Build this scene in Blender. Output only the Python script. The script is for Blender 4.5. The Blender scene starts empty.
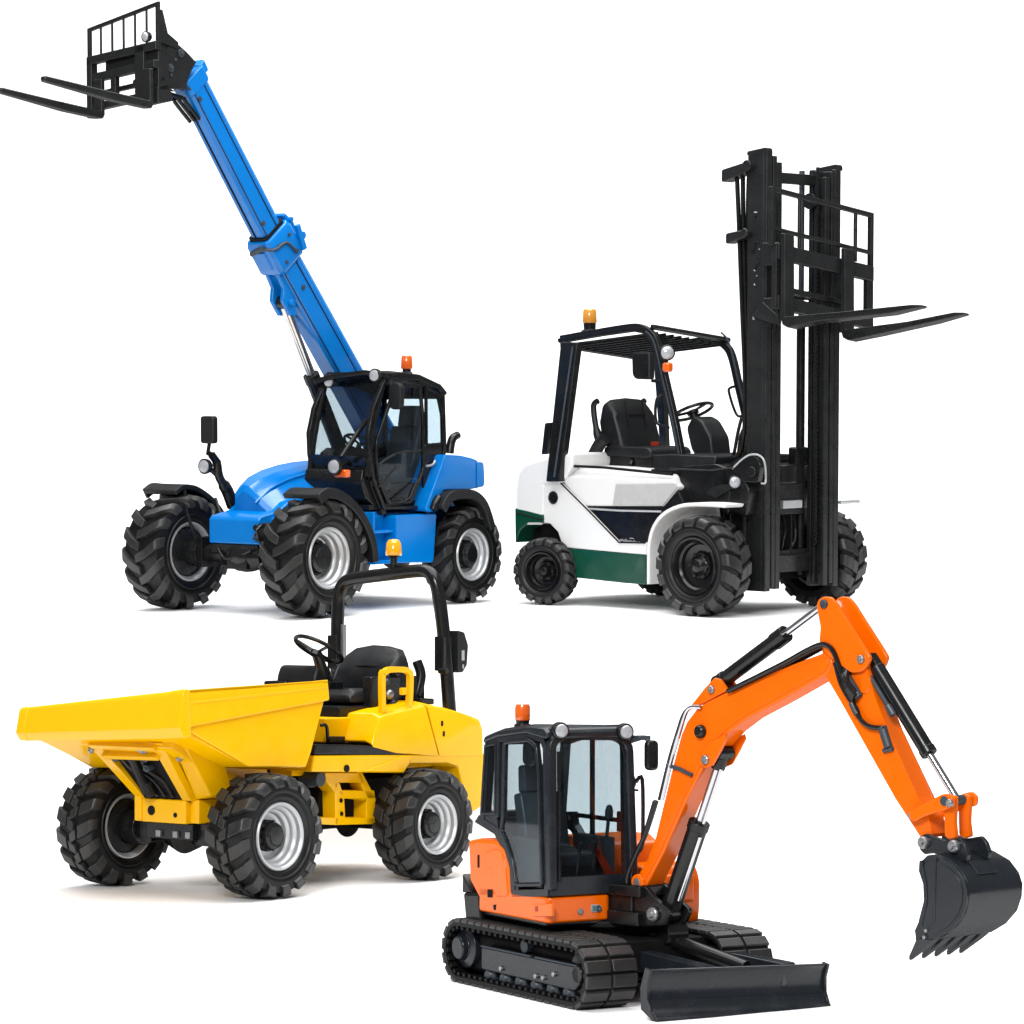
import bpy, bmesh, math, random
from mathutils import Vector, Matrix, noise
random.seed(7)
PI = math.pi
sc = bpy.context.scene
COL = sc.collection
R = math.radians

# ------------------------------------------------------------------ materials
MATS = {}
def nodes(name):
    m = bpy.data.materials.new(name); m.use_nodes = True
    nt = m.node_tree; b = nt.nodes['Principled BSDF']
    return m, nt, b
def setp(b, **k):
    for n, v in k.items():
        n = n.replace('_', ' ')
        if n in b.inputs: b.inputs[n].default_value = v
def mat(name, col, rough=.4, metal=0., cap=.06, ior=1.4, rvar=.08, cvar=.06, scale=6., bump=0., bscale=60., streak=0.):
    """surface with mottled roughness, a little colour wear and fine grain; a thin gloss layer over a matt body (metal: all gloss)"""
    m = bpy.data.materials.new(name); m.use_nodes = True; nt = m.node_tree; nt.nodes.clear()
    N = nt.nodes.new; L = nt.links.new
    out = N('ShaderNodeOutputMaterial'); tc = N('ShaderNodeTexCoord')
    n = N('ShaderNodeTexNoise'); n.inputs['Scale'].default_value = scale; n.inputs['Detail'].default_value = 7
    L(tc.outputs['Object'], n.inputs['Vector'])
    mr = N('ShaderNodeMapRange'); mr.inputs[1].default_value = .3; mr.inputs[2].default_value = .7
    mr.inputs[3].default_value = max(.03, rough-rvar); mr.inputs[4].default_value = min(1, rough+rvar); L(n.outputs['Fac'], mr.inputs[0])
    mx = N('ShaderNodeMix'); mx.data_type = 'RGBA'
    mx.inputs[6].default_value = (*[c*(1-cvar) for c in col], 1); mx.inputs[7].default_value = (*[min(1, c*(1+cvar)) for c in col], 1)
    L(n.outputs['Fac'], mx.inputs[0])
    g = N('ShaderNodeBsdfGlossy'); L(mr.outputs[0], g.inputs['Roughness'])
    nrm = None
    if bump:
        n2 = N('ShaderNodeTexNoise'); n2.inputs['Scale'].default_value = bscale; n2.inputs['Detail'].default_value = 4
        L(tc.outputs['Object'], n2.inputs['Vector'])
        bp = N('ShaderNodeBump'); bp.inputs['Strength'].default_value = bump; bp.inputs['Distance'].default_value = .01
        L(n2.outputs['Fac'], bp.inputs['Height']); nrm = bp.outputs[0]; L(nrm, g.inputs['Normal'])
    if metal:
        L(mx.outputs[2], g.inputs['Color'])
        d = N('ShaderNodeBsdfDiffuse'); L(mx.outputs[2], d.inputs['Color']); ms = N('ShaderNodeMixShader'); ms.inputs[0].default_value = metal
    else:
        g.inputs['Color'].default_value = (1, 1, 1, 1)
        d = N('ShaderNodeBsdfDiffuse'); d.inputs['Roughness'].default_value = .2; L(mx.outputs[2], d.inputs['Color'])
        fr = N('ShaderNodeFresnel'); fr.inputs[0].default_value = ior
        mi = N('ShaderNodeMath'); mi.operation = 'MINIMUM'; mi.inputs[1].default_value = cap; L(fr.outputs[0], mi.inputs[0])
        ms = N('ShaderNodeMixShader'); L(mi.outputs[0], ms.inputs[0])
        if nrm: L(nrm, fr.inputs['Normal'])
    if nrm: L(nrm, d.inputs['Normal'])
    L(d.outputs[0], ms.inputs[1]); L(g.outputs[0], ms.inputs[2]); L(ms.outputs[0], out.inputs[0])
    MATS[name] = m; return m
def glass(name, tint, gloss=.10):
    m = bpy.data.materials.new(name); m.use_nodes = True; nt = m.node_tree; nt.nodes.clear()
    out = nt.nodes.new('ShaderNodeOutputMaterial'); t = nt.nodes.new('ShaderNodeBsdfTransparent'); t.inputs[0].default_value = (*tint, 1)
    g = nt.nodes.new('ShaderNodeBsdfGlossy'); g.inputs['Roughness'].default_value = .03; g.inputs[0].default_value = (.8, .85, .9, 1)
    fr = nt.nodes.new('ShaderNodeFresnel'); fr.inputs[0].default_value = 1.45
    mx = nt.nodes.new('ShaderNodeMixShader')
    ge = nt.nodes.new('ShaderNodeNewGeometry'); sb = nt.nodes.new('ShaderNodeMath'); sb.operation = 'SUBTRACT'; sb.inputs[0].default_value = 1
    ml = nt.nodes.new('ShaderNodeMath'); ml.operation = 'MULTIPLY'
    nt.links.new(ge.outputs['Backfacing'], sb.inputs[1]); nt.links.new(sb.outputs[0], ml.inputs[0]); nt.links.new(fr.outputs[0], ml.inputs[1])
    nt.links.new(ml.outputs[0], mx.inputs[0]); nt.links.new(t.outputs[0], mx.inputs[1]); nt.links.new(g.outputs[0], mx.inputs[2])
    nt.links.new(mx.outputs[0], out.inputs[0]); MATS[name] = m; return m
def lens(name, col, emit=0.):
    m, nt, b = nodes(name)
    setp(b, Base_Color=(*col, 1), Roughness=.12, Coat_Weight=1., Coat_Roughness=.05)
    tc = nt.nodes.new('ShaderNodeTexCoord'); w = nt.nodes.new('ShaderNodeTexVoronoi'); w.inputs['Scale'].default_value = 55
    nt.links.new(tc.outputs['Object'], w.inputs['Vector'])
    bp = nt.nodes.new('ShaderNodeBump'); bp.inputs['Strength'].default_value = .15; bp.inputs['Distance'].default_value = .004
    nt.links.new(w.outputs['Distance'], bp.inputs['Height']); nt.links.new(bp.outputs[0], b.inputs['Normal'])
    MATS[name] = m; return m

mat('blue', (.0, .145, .47), .14, cap=.08, ior=1.42, rvar=.05, cvar=.05)
mat('yellow', (.75, .40, .0), .15, cap=.08, ior=1.42, rvar=.05, cvar=.04)
mat('orange', (.72, .115, .0), .15, cap=.06, ior=1.38, rvar=.05, cvar=.05)
mat('white', (.64, .64, .635), .18, cap=.085, ior=1.55, cvar=.015)
mat('silver_panel', (.38, .38, .38), .25, cap=.06, cvar=.04)
mat('green', (.003, .048, .028), .2, cap=.06, ior=1.5, cvar=.06)
mat('black', (.006, .0063, .0068), .25, cap=.045, cvar=.25, bump=.015)
mat('plastic', (.010, .0105, .0115), .42, cap=.028, cvar=.2, bump=.12, bscale=180)
mat('steel', (.011, .0115, .0120), .3, cap=.05, cvar=.3, bump=.02, bscale=40)
mat('slate', (.010, .0125, .016), .25, cap=.05, cvar=.25, bump=.02, bscale=40)
mat('rubber', (.017, .017, .0168), .38, cap=.065, ior=1.45, cvar=.3, scale=9, bump=.2, bscale=90)
mat('sidewall', (.0035, .0035, .0038), .42, cap=.028, cvar=.25, bump=.06, bscale=90)  # carcass rubber, coloured darker than the lugs as shade in the tread gaps
mat('silver', (.45, .46, .47), .38, metal=.55, cvar=.06)
mat('chrome', (.5, .5, .52), .14, metal=1., cvar=.03, rvar=.03)
mat('rimblack', (.006, .006, .0062), .25, cap=.045, cvar=.2)
mat('vinyl', (.008, .0085, .0095), .38, cap=.035, cvar=.2, bump=.2, bscale=220)
mat('bolt', (.28, .28, .29), .35, metal=.8, cvar=.12)
mat('dark', (.003, .003, .0034), .6, cap=.015, cvar=.2)
mat('graphite', (.034, .043, .053), .4, cap=.035, cvar=.15)
mat('teal', (.06, .16, .18), .4, cvar=.3, scale=40)
mat('red', (.3, .025, .01), .4, cvar=.1)
mat('decal_grey', (.3, .315, .325), .4, cvar=.05)
lens('yellow_lens', (.72, .32, .003)); lens('amber', (.56, .23, .025)); lens('orange_lens', (.68, .10, .003)); lens('clear', (.3, .31, .33))
glass('glass', (.80, .85, .87)); glass('tint', (.68, .72, .735)); glass('dim', (.42, .49, .54))

# ------------------------------------------------------------------ mesh helpers
def V(*a): return Vector(a)
def rnd(pts, r, n=4, only=None):
    """round the corners of a 2-D polygon"""
    out = []; N = len(pts)
    for i, p in enumerate(pts):
        if only is not None and i not in only: out.append(tuple(p)); continue
        p = Vector(p); a = Vector(pts[i-1])-p; b = Vector(pts[(i+1) % N])-p
        d = min(r, a.length*.48, b.length*.48)
        if d < 1e-4: out.append(tuple(p)); continue
        p0 = p+a.normalized()*d; p1 = p+b.normalized()*d
        for k in range(n+1):
            t = k/n; q = p0*(1-t)**2+p*2*t*(1-t)+p1*t*t
            out.append(tuple(q))
    return out
def area2(p): return sum(p[i-1][0]*p[i][1]-p[i][0]*p[i-1][1] for i in range(len(p)))/2
def inset(pts, w):
    if area2(pts) < 0: pts = pts[::-1]
    out = []; N = len(pts)
    for i in range(N):
        p = Vector(pts[i]); a = (p-Vector(pts[i-1])).normalized(); b = (Vector(pts[(i+1) % N])-p).normalized()
        na = Vector((-a.y, a.x)); nb = Vector((-b.y, b.x)); m = na+nb
        if m.length < 1e-6: m = na
        m.normalize(); d = w/max(.35, m.dot(na)); out.append(tuple(p+m*d))
    return out
class MB:
    def __init__(s): s.bm = bmesh.new()
    def add(s, vs, fs, smooth=None):
        v = [s.bm.verts.new(p) for p in vs]
        for f in fs:
            try: s.bm.faces.new([v[i] for i in f])
            except ValueError: pass
        return s
    def pt(s, ax, t, q):
        return (t, q[0], q[1]) if ax == 'x' else (q[0], t, q[1]) if ax == 'y' else (q[0], q[1], t)
    def prism(s, pts, ax, a, b):
        n = len(pts); vs = [s.pt(ax, a, q) for q in pts]+[s.pt(ax, b, q) for q in pts]
        return s.add(vs, [list(range(n)), list(range(2*n-1, n-1, -1))]+[[i, (i+1) % n, n+(i+1) % n, n+i] for i in range(n)])
    def loftp(s, secs, ax='y', cap=True):
        """secs: list of (t, pts) with equal counts: side profiles strung along an axis"""
        return s.loft([[s.pt(ax, t, q) for q in pts] for t, pts in secs], cap)
    def loft(s, rings, cap=True, closed=True):
        n = len(rings[0]); vs = [p for r in rings for p in r]; fs = []
        for k in range(len(rings)-1):
            for i in range(n if closed else n-1):
                j = (i+1) % n; fs.append([k*n+i, k*n+j, (k+1)*n+j, (k+1)*n+i])
        if cap: fs += [list(range(n-1, -1, -1)), [(len(rings)-1)*n+i for i in range(n)]]
        return s.add(vs, fs)
    def ring(s, pts, w, ax, a, b):
        """frame: polygon outline with its inset cut out"""
        if area2(pts) < 0: pts = pts[::-1]
        q = inset(pts, w); n = len(pts)
        vs = [s.pt(ax, t, p) for t in (a, b) for P in (pts, q) for p in P]; fs = []
        for i in range(n):
            j = (i+1) % n
            fs += [[i, j, n+j, n+i], [2*n+i, 3*n+i, 3*n+j, 2*n+j], [i, 2*n+i, 2*n+j, j], [n+i, n+j, 3*n+j, 3*n+i]]
        return s.add(vs, fs)
    def hexa(s, p8): return s.add(p8, [[3, 2, 1, 0], [4, 5, 6, 7], [0, 1, 5, 4], [1, 2, 6, 5], [2, 3, 7, 6], [3, 0, 4, 7]])
    def box(s, c, d, rot=None):
        c = Vector(c); M = rot.to_matrix() if rot else Matrix.Identity(3)
        P = [c+M@Vector((d[0]*x/2, d[1]*y/2, d[2]*z/2)) for z in (-1, 1) for x, y in ((-1, -1), (1, -1), (1, 1), (-1, 1))]
        return s.hexa(P)
    def bx(s, x0, x1, y0, y1, z0, z1): return s.box(((x0+x1)/2, (y0+y1)/2, (z0+z1)/2), (abs(x1-x0), abs(y1-y0), abs(z1-z0)))
    def beam(s, p, q, w, h, up=(0, 0, 1), w2=None, h2=None):
        p, q = Vector(p), Vector(q); t = (q-p).normalized(); u = Vector(up); sd = t.cross(u).normalized(); u = sd.cross(t).normalized()
        w2 = w2 or w; h2 = h2 or h; P = []
        for c, ww, hh in ((p, w, h), (q, w2, h2)):
            P += [c-sd*ww/2-u*hh/2, c+sd*ww/2-u*hh/2, c+sd*ww/2+u*hh/2, c-sd*ww/2+u*hh/2]
        return s.hexa(P)
    def tube(s, path, r, n=12, cap=True):
        P = [Vector(p) for p in path]; N = len(P); rr = r if isinstance(r, (list, tuple)) else [r]*N
        T = [(P[min(i+1, N-1)]-P[max(i-1, 0)]).normalized() for i in range(N)]
        u = T[0].orthogonal().normalized(); rings = []
        for i in range(N):
            u = (u-T[i]*u.dot(T[i])).normalized(); w = T[i].cross(u); k = 1.
            if 0 < i < N-1: k = 1/max(.6, (P[i+1]-P[i]).normalized().dot(T[i]))
            rings.append([P[i]+(u*math.cos(2*PI*j/n)+w*math.sin(2*PI*j/n))*rr[i]*(k if False else 1) for j in range(n)])
        return s.loft(rings, cap)
    def cyl(s, p, q, r, n=20, r2=None): return s.tube([p, q], [r, r2 or r], n)
    def bar(s, path, w, d, nrm):
        """flat bar of width w (in the plane across nrm) and depth d (along nrm) swept along a path with mitred bends"""
        P = [Vector(p) for p in path]; N = len(P); nv = Vector(nrm).normalized(); rings = []
        for i in range(N):
            a = (P[i]-P[i-1]).normalized() if i else None; b = (P[i+1]-P[i]).normalized() if i < N-1 else None
            a = a or b; b = b or a; t = (a+b).normalized(); sd = t.cross(nv).normalized(); k = 1/max(.5, t.dot(a))
            rings.append([P[i]+sd*w/2*k*x+nv*d/2*y for x, y in ((-1, -1), (1, -1), (1, 1), (-1, 1))])
        return s.loft(rings)
    def lathe(s, prof, c=(0, 0, 0), ax=(0, 1, 0), n=40, closed=False):
        ax = Vector(ax).normalized(); u = ax.orthogonal().normalized(); w = ax.cross(u); c = Vector(c); rings = []
        for r, t in prof: rings.append([c+ax*t+(u*math.cos(2*PI*j/n)+w*math.sin(2*PI*j/n))*max(r, .0004) for j in range(n)])
        if closed: rings.append(rings[0])
        return s.loft(rings, cap=not closed)
    def xf(s, M):
        for v in s.bm.verts: v.co = M@v.co
        return s
    def build(s, name, m, parent=None, bevel=.008, seg=2, ang=35, sub=0):
        bmesh.ops.remove_doubles(s.bm, verts=s.bm.verts, dist=1e-5)
        bmesh.ops.recalc_face_normals(s.bm, faces=s.bm.faces)
        me = bpy.data.meshes.new(name); s.bm.to_mesh(me); s.bm.free()
        me.polygons.foreach_set('use_smooth', [True]*len(me.polygons))
        me.set_sharp_from_angle(angle=R(ang))
        me.materials.append(MATS[m] if isinstance(m, str) else m)
        o = bpy.data.objects.new(name, me); COL.objects.link(o)
        if parent: o.parent = parent
        if bevel:
            b = o.modifiers.new('edge', 'BEVEL'); b.width = bevel; b.segments = seg; b.limit_method = 'ANGLE'; b.angle_limit = R(ang); b.harden_normals = True
            b.use_clamp_overlap = True
        if sub:
            sm = o.modifiers.new('round', 'SUBSURF'); sm.levels = sm.render_levels = sub
        return o
def empty(name, parent=None, loc=(0, 0, 0)):
    o = bpy.data.objects.new(name, None); COL.objects.link(o); o.location = loc; o.empty_display_size = .3
    if parent: o.parent = parent
    return o
def thing(name, label, cat, loc, yaw, rake):
    o = empty(name); o.matrix_world = Matrix.Translation(loc)@Matrix.Rotation(R(rake), 4, 'X')@Matrix.Rotation(R(yaw), 4, 'Z')
    o['label'] = label; o['category'] = cat; return o
def copy_tree(o, parent):
    c = o.copy(); COL.objects.link(c); c.parent = parent
    for ch in list(o.children): copy_tree(ch, c)
    return c
def arc(c, r, a0, a1, n=8):
    return [(c[0]+r*math.cos(R(a0+(a1-a0)*k/n)), c[1]+r*math.sin(R(a0+(a1-a0)*k/n))) for k in range(n+1)]
def smooth(path, n=6, dim=3):
    """Catmull-Rom through the points"""
    P = [Vector(p) for p in path]; out = []
    for i in range(len(P)-1):
        a, b, c, d = P[max(i-1, 0)], P[i], P[i+1], P[min(i+2, len(P)-1)]
        for k in range(n):
            t = k/n; out.append(tuple(.5*((2*b)+(c-a)*t+(2*a-5*b+4*c-d)*t*t+(3*b-a-3*c+d)*t**3)))
    return out+[tuple(P[-1])]
def y3(pts, y): return [(p[0], y, p[1]) for p in pts]
def x3(pts, x): return [(x, p[0], p[1]) for p in pts]

# ------------------------------------------------------------------ wheels (axle along y, outer face +y)
def tread_curve(v, Rc, W, crown, drop):
    sg = 1 if v >= 0 else -1; a = abs(v)
    if a <= 1: return Vector((sg*a*W*.46, Rc-crown*a*a)), Vector((sg*2*crown*a/(W*.46), 1)).normalized()
    t = min(1, (a-1)/.45); th = t*PI/2
    y = W*.46+W*.045*math.sin(th); r = Rc-crown-drop*(1-math.cos(th))*.5-drop*.5*t
    return Vector((sg*y, r)), Vector((sg*math.sin(th*.9), math.cos(th*.9)+.001)).normalized()
def tyre(name, parent, Rr, W, rim, lugs, N, lh, phase=0):
    """lugs: list of (v0, v1, dphi0, dphi1, half width m at v0, at v1) for the +y half; mirrored with half a pitch of offset"""
    Rc = Rr-lh; crown = .035*Rr; drop = .2*Rr; b = MB()
    prof = [(rim, -W*.36), (rim+.012, -W*.42), (rim+.05*Rr, -W*.465), ((rim+Rc)/2, -W*.505)]
    for k in range(-14, 15):
        p, n = tread_curve(k*.1, Rc, W, crown, drop); prof.append((p.y, p.x))
    prof += [((rim+Rc)/2, W*.505), (rim+.05*Rr, W*.465), (rim+.012, W*.42), (rim, W*.36)]
    b.lathe(prof, n=72, closed=True)
    # raised rings moulded in the sidewalls
    for s in (-1, 1):
        b.lathe([(rim+.1*Rr, s*W*.47), (rim+.1*Rr, s*W*.488), (rim+.115*Rr, s*W*.512), (rim+.135*Rr, s*W*.512), (rim+.15*Rr, s*W*.495), (rim+.15*Rr, s*W*.47)], n=72, closed=True)
    o = b.build('tyre', 'sidewall', parent, bevel=0, ang=50); 
    t = MB()
    for i in range(N):
        for sg in (1, -1):
            ph0 = 2*PI*(i+(.5 if sg < 0 else 0))/N+phase
            for (v0, v1, d0, d1, w0, w1) in lugs:
                ns = 7; rings = []
                for k in range(ns+1):
                    q = k/ns; v = v0+(v1-v0)*q; ph = ph0+d0+(d1-d0)*q; w = w0+(w1-w0)*q
                    p, n = tread_curve(sg*v, Rc, W, crown, drop); hh = lh*(1 if v < 1.15 else max(.35, 1-(v-1.15)*2.2))
                    base = p-n*.012; top = p+n*hh; ring = []
                    for (P, ww) in ((base, w*1.12), (top, w*.9)):
                        for e in (-1, 1):
                            a = ph+e*ww/Rr; ring.append((P.y*math.cos(a), P.x, P.y*math.sin(a)))
                    rings.append([ring[0], ring[1], ring[3], ring[2]])
                t.loft(rings)
    tr = t.build('tread', 'rubber', o, bevel=.007, seg=2, ang=42)
    return o
def rim_silver(parent, r, W, depth, hub_r):
    """stepped silver rim, dished in, with a black hub"""
    b = MB(); o = W*.40
    prof = [(r*1.0, o), (r*1.03, o+.012), (r*1.0, o+.026), (r*.95, o+.026), (r*.90, o+.008), (r*.885, o-.03), (r*.83, o-.045), (r*.80, o-.06), (r*.785, o-depth*.55),
            (r*.73, o-depth*.62), (r*.70, o-depth*.7), (r*.68, o-depth*.95), (r*.60, o-depth*1.02), (r*.2, o-depth*1.0), (r*.2, o-depth*1.0-.02), (r*.72, o-depth*1.05-.02),
            (r*.82, -o+.06), (r*.9, -o), (r*.96, -o-.02), (r*1.0, -o-.02), (r*1.02, -o), (r*1.0, -o+.02), (r*.97, 0)]
    b.lathe(prof, n=64, closed=True)
    rm = b.build('rim', 'silver', parent, bevel=0, ang=25)
    h = MB(); d = o-depth
    h.lathe([(hub_r*1.15, d-.02), (hub_r*1.15, d+.035), (hub_r, d+.05), (hub_r*.96, d+.11), (hub_r*.7, d+.125), (hub_r*.66, d+.14), (.0, d+.145)], n=40)
    for k in range(10):
        a = 2*PI*k/10; h.cyl((hub_r*1.06*math.cos(a), d+.03, hub_r*1.06*math.sin(a)), (hub_r*1.06*math.cos(a), d+.062, hub_r*1.06*math.sin(a)), .016, 6)
    h.lathe([(r*.5, -W*.46), (r*.84, -W*.34), (r*.84, -W*.3), (r*.62, d-.03), (.0, d-.03)], n=32)
    h.build('hub', 'black', parent, bevel=.004)
    return rm

# ================================================================== TELEHANDLER
def telehandler():
    t = thing('telehandler', 'blue telehandler with its long boom raised and black pallet forks high up', 'telehandler', (-2.1881,34.6939,2.6184),233,4)
    # ---- wheels
    def wheel(x, y, Rr, W, rim, hub_d):
        w = empty('wheel', t, (x, y, Rr)); 
        tyre('tyre', w, Rr, W, rim, [(-.10, .45, -.02, .075, .052, .062), (.45, 1.33, .075, .34, .062, .07)], 15, .052 if Rr > .6 else .042, phase=.1*x)
        rim_silver(w, rim, W, hub_d, .17*Rr/.66); return w
    wheel(1.35, 1.03, .66, .52, .335, .2)
    wf = wheel(1.35, -1.03, .66, .52, .335, .2); wf.scale = (1, -1, 1)
    wheel(-1.35, .99, .57, .36, .30, .13)
    wr = wheel(-1.35, -.99, .57, .36, .30, .13); wr.scale = (1, -1, 1)
    # ---- chassis
    b = MB()
    b.prism(rnd([(-1.75, .72), (1.2, .62), (1.3, .8), (1.3, 1.08), (.2, 1.12), (-1.8, 1.2)], .05), 'y', -.42, .42)
    b.bx(-.75, .34, .3, .86, .56, 1.1)
    b.build('chassis', 'blue', t, .015)
    b = MB()
    P = [(1.5, .78), (1.5, 1.05), (1.46, 1.09), (1.18, 1.14), (1.0, 1.24), (.7, 1.3), (.3, 1.34), (.3, .85), (1.1, .78)]
    b.prism(P, 'y', -.39, .36)
    b.build('nose_beam', 'blue', t, .018, 3)
    b = MB(); b.tube([(1.5, .33, .97), (1.53, .33, .97)], .035, 16); b.bx(1.3, 1.52, .37, .5, .82, 1.02); b.tube([(1.52, .42, 1.0), (1.6, .42, .95), (1.58, .42, .86), (1.52, .42, .84)], .02, 8); b.tube([(1.52, .32, .9), (1.57, .34, .86), (1.52, .4, .82)], .016, 8)
    b.build('tow_bracket', 'black', t, .008)
    # hood to the right of the cab
    b = MB(); rings = []
    for x, zc, zt, yf in ((1.2, 1.27, 1.36, -.26), (1.16, 1.33, 1.43, -.3), (1.0, 1.40, 1.51, -.38), (.72, 1.48, 1.58, -.46), (.4, 1.54, 1.63, -.52), (.1, 1.58, 1.66, -.55), (-.4, 1.6, 1.68, -.55)):
        rings.append([(x-.02, yf-.03, 1.0), (x-.02, .37, 1.0), (x-.02, .37, zc-.26), (x, .09, zc-.05), (x, .03, zc), (x-.02, -.1, zt-.02), (x-.03, yf*.7, zt), (x, yf, zc)])
    b.loft(rings); b.build('hood', 'blue', t, .016, 3, 18)
    b = MB(); b.tube(smooth([(1.24, .08, 1.23), (1.0, .08, 1.37), (.72, .08, 1.47), (.4, .08, 1.53)], 5), .012, 8); b.build('hood_trim', 'blue', t, 0)
    # ---- axles
    b = MB(); b.cyl((1.35, -.85, .66), (1.35, .85, .66), .1, 20); b.lathe([(0, -.3), (.12, -.28), (.17, -.1), (.18, 0), (.17, .1), (.12, .28), (0, .3)], (1.37, 0.06, .64), n=24); b.bx(1.3, 1.53, -.1, .2, .5, .7)
    for s in (-1, 1):
        b.cyl((1.35, s*.6, .66), (1.35, s*.82, .66), .16, 24); b.bx(1.22, 1.48, s*.52, s*.62, .5, .84); b.cyl((1.2, s*.1, .72), (1.2, s*.6, .7), .04, 12)
    b.bx(1.18, 1.5, -.36, .34, .68, .775); b.tube(smooth([(1.5, -.25, .72), (1.56, -.1, .62), (1.52, .1, .66), (1.54, .28, .72)], 5), .02, 8)
    b.build('front_axle', 'black', t, .01)
    b = MB(); b.cyl((-1.35, -.85, .57), (-1.35, .85, .57), .1, 20); b.lathe([(0, -.22), (.2, -.1), (.22, 0), (.2, .1), (0, .22)], (-1.35, 0, .57), n=24); b.bx(-1.7, 1.0, -.3, .3, .5, .64); b.build('rear_axle', 'black', t, .01)
    # ---- side tank and step
    b = MB(); b.prism(rnd([(0.001,1.074),(-0.741,1.069),(-0.678,0.507),(0.013,0.535)], .04), 'y', .42, 1.1); b.build('side_tank', 'blue', t, .015, 3)
    b = MB(); b.bx(.0, .34, .86, .92, .52, 1.12); b.bx(.0, .34, .9, 1.06, .88, .91); b.bx(.0, .34, .9, 1.06, .53, .57); b.bx(.3, .34, .9, 1.04, .53, 1.12); b.build('step', 'blue', t, .008)
    # ---- fenders
    def fender(path, y0, y1, th=.06):
        up = [(p[0], p[1]) for p in path]; q = []
        for i, p in enumerate(up):
            a = Vector(up[max(i-1, 0)]); c = Vector(up[min(i+1, len(up)-1)]); d = (c-a).normalized(); q.append((p[0]+d.y*th, p[1]-d.x*th) if d.x > 0 else (p[0]-d.y*th, p[1]+d.x*th))
        f = MB(); n = len(up); cx = sum(p[0] for p in up)/n
        lip = [(y0, 0), (y1-.05, 0), (y1, -.03)] 
        f.prism(up+q[::-1], 'y', y0, y1)
        e0, e1 = (y1-.03, y1+.012) if y0 > 0 else (y0-.012, y0+.03)
        f.prism([(a[0]*1.0, a[1]+.006) for a in up]+[(c[0]-(c[0]-cx)*.07, c[1]-(c[1]-.6)*.07) for c in q[::-1]], 'y', e0, e1); return f
    fp = smooth([(*p,) for p in [(1.605,1.359),(1.481,1.421),(1.367,1.424),(1.206,1.389),(0.96,1.258),(0.749,1.054),(0.617,0.821),(0.571,0.584)]], 4)
    f = fender(fp, .8, 1.31); f.build('fender', 'plastic', t, .012, 3)
    f = fender(fp, -1.31, -.8); f.build('fender', 'plastic', t, .012, 3)
    for q in ([(1.42, -.84, 1.4), (1.46, -.76, 1.1), (1.42, -.66, .8)], [(.9, -.84, 1.25), (1.0, -.6, .9)], [(.9, .84, 1.25), (1.0, .6, .9)]): b = MB(); b.tube(q, .02, 10); b.build('fender_stay', 'black', t, 0)
    rp = smooth([(*p,) for p in [(-0.602,1.16),(-0.744,1.306),(-0.999,1.342),(-1.258,1.309),(-1.466,1.169),(-1.613,0.892)]], 4)
    f = fender(rp, .82, 1.28); f.build('fender', 'plastic', t, .012, 3)
    f = fender(rp, -1.28, -.82); f.build('fender', 'plastic', t, .012, 3)
    # ---- rear body
    P = [(-0.828,1.747),(-1.117,1.733),(-1.333,1.699),(-1.464,1.664),(-1.505,1.349),(-1.34,1.333),(-0.803,1.339),(-0.707,1.248),(-0.612,1.088),(-0.462,1.113),(-0.604,1.35),(-0.764,1.617)]
    b = MB(); b.prism(rnd(P, .05), 'y', .78, 1.15); b.build('rear_side_panel', 'blue', t, .03, 4)
    b = MB(); b.prism(rnd([(-1.62, 1.15), (-1.6, 1.62), (-1.4, 1.69), (-1.02, 1.72), (-1.0, 1.1), (-.6, 1.05), (-.6, .8), (-1.6, .8)], .06), 'y', -1.05, .775); b.build('engine_cover', 'blue', t, .03, 3)
    b = MB(); b.prism(rnd([(-1.414,1.652),(-1.541,1.644),(-1.561,1.447),(-1.549,1.357),(-1.413,1.35)], .04), 'y', 1.152, 1.165); b.build('vent_panel', 'blue', t, .006)
    b = MB(); b.tube(smooth([(-1.107,1,1.756),(-1.127,1,1.856),(-1.168,1,1.93),(-1.261,1,1.966)], 5), [.05]*12+[.045]*4, 16); b.build('exhaust', 'black', t, .004)
    b = MB(); b.tube(smooth([(-.58, 1.17, 1.12), (-.62, 1.18, 1.2), (-.68, 1.17, 1.25)], 4), .05, 12); b.build('filler_cap', 'black', t, .004)
    # ---- cab
    side = [(0.06,2.675),(-0.201,2.69),(-0.513,2.662),(-0.888,2.546),(-0.996,2.442),(-1.026,1.783),(-0.913,1.536),(-0.713,1.116),(0.113,1.137),(0.309,1.47),(0.383,1.761),(0.396,2.002),(0.305,2.29)]
    yl, yr = 1.0, .12
    cab = MB(); cab.ring(side, .045, 'y', yl-.035, yl+.025); cab.ring(side, .045, 'y', yr-.025, yr+.035)
    zs = lambda x: x
    front = [side[0], side[12], side[11], side[10], side[9], side[8]]
    for p in (side[0], side[4], side[5], side[7], side[8], side[9]):
        cab.cyl((p[0]-.02*(1 if p[0] > -.3 else -1), yr, p[1]-.02), (p[0]-.02*(1 if p[0] > -.3 else -1), yl, p[1]-.02), .04, 12)
    # lower shell of the cab
    cab.prism([(0.383,1.761),(0.309,1.47),(0.113,1.137),(-0.713,1.116),(-0.913,1.536),(-0.885,1.562),(-0.705,1.22),(0.15,1.247)], 'y', yr+.01, yl-.04)
    cf = MB(); 
    cf.prism(rnd([(.40, 1.62), (.44, 1.45), (.36, 1.28), (.12, 1.13), (-.1, 1.13), (-.1, 1.55), (.3, 1.55)], .05), 'y', yr-.02, yl-.05)
    cf.build('cab_front_panel', 'black', t, .02, 3)
    cab = cab.build('cab', 'black', t, .012, 3)
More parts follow.
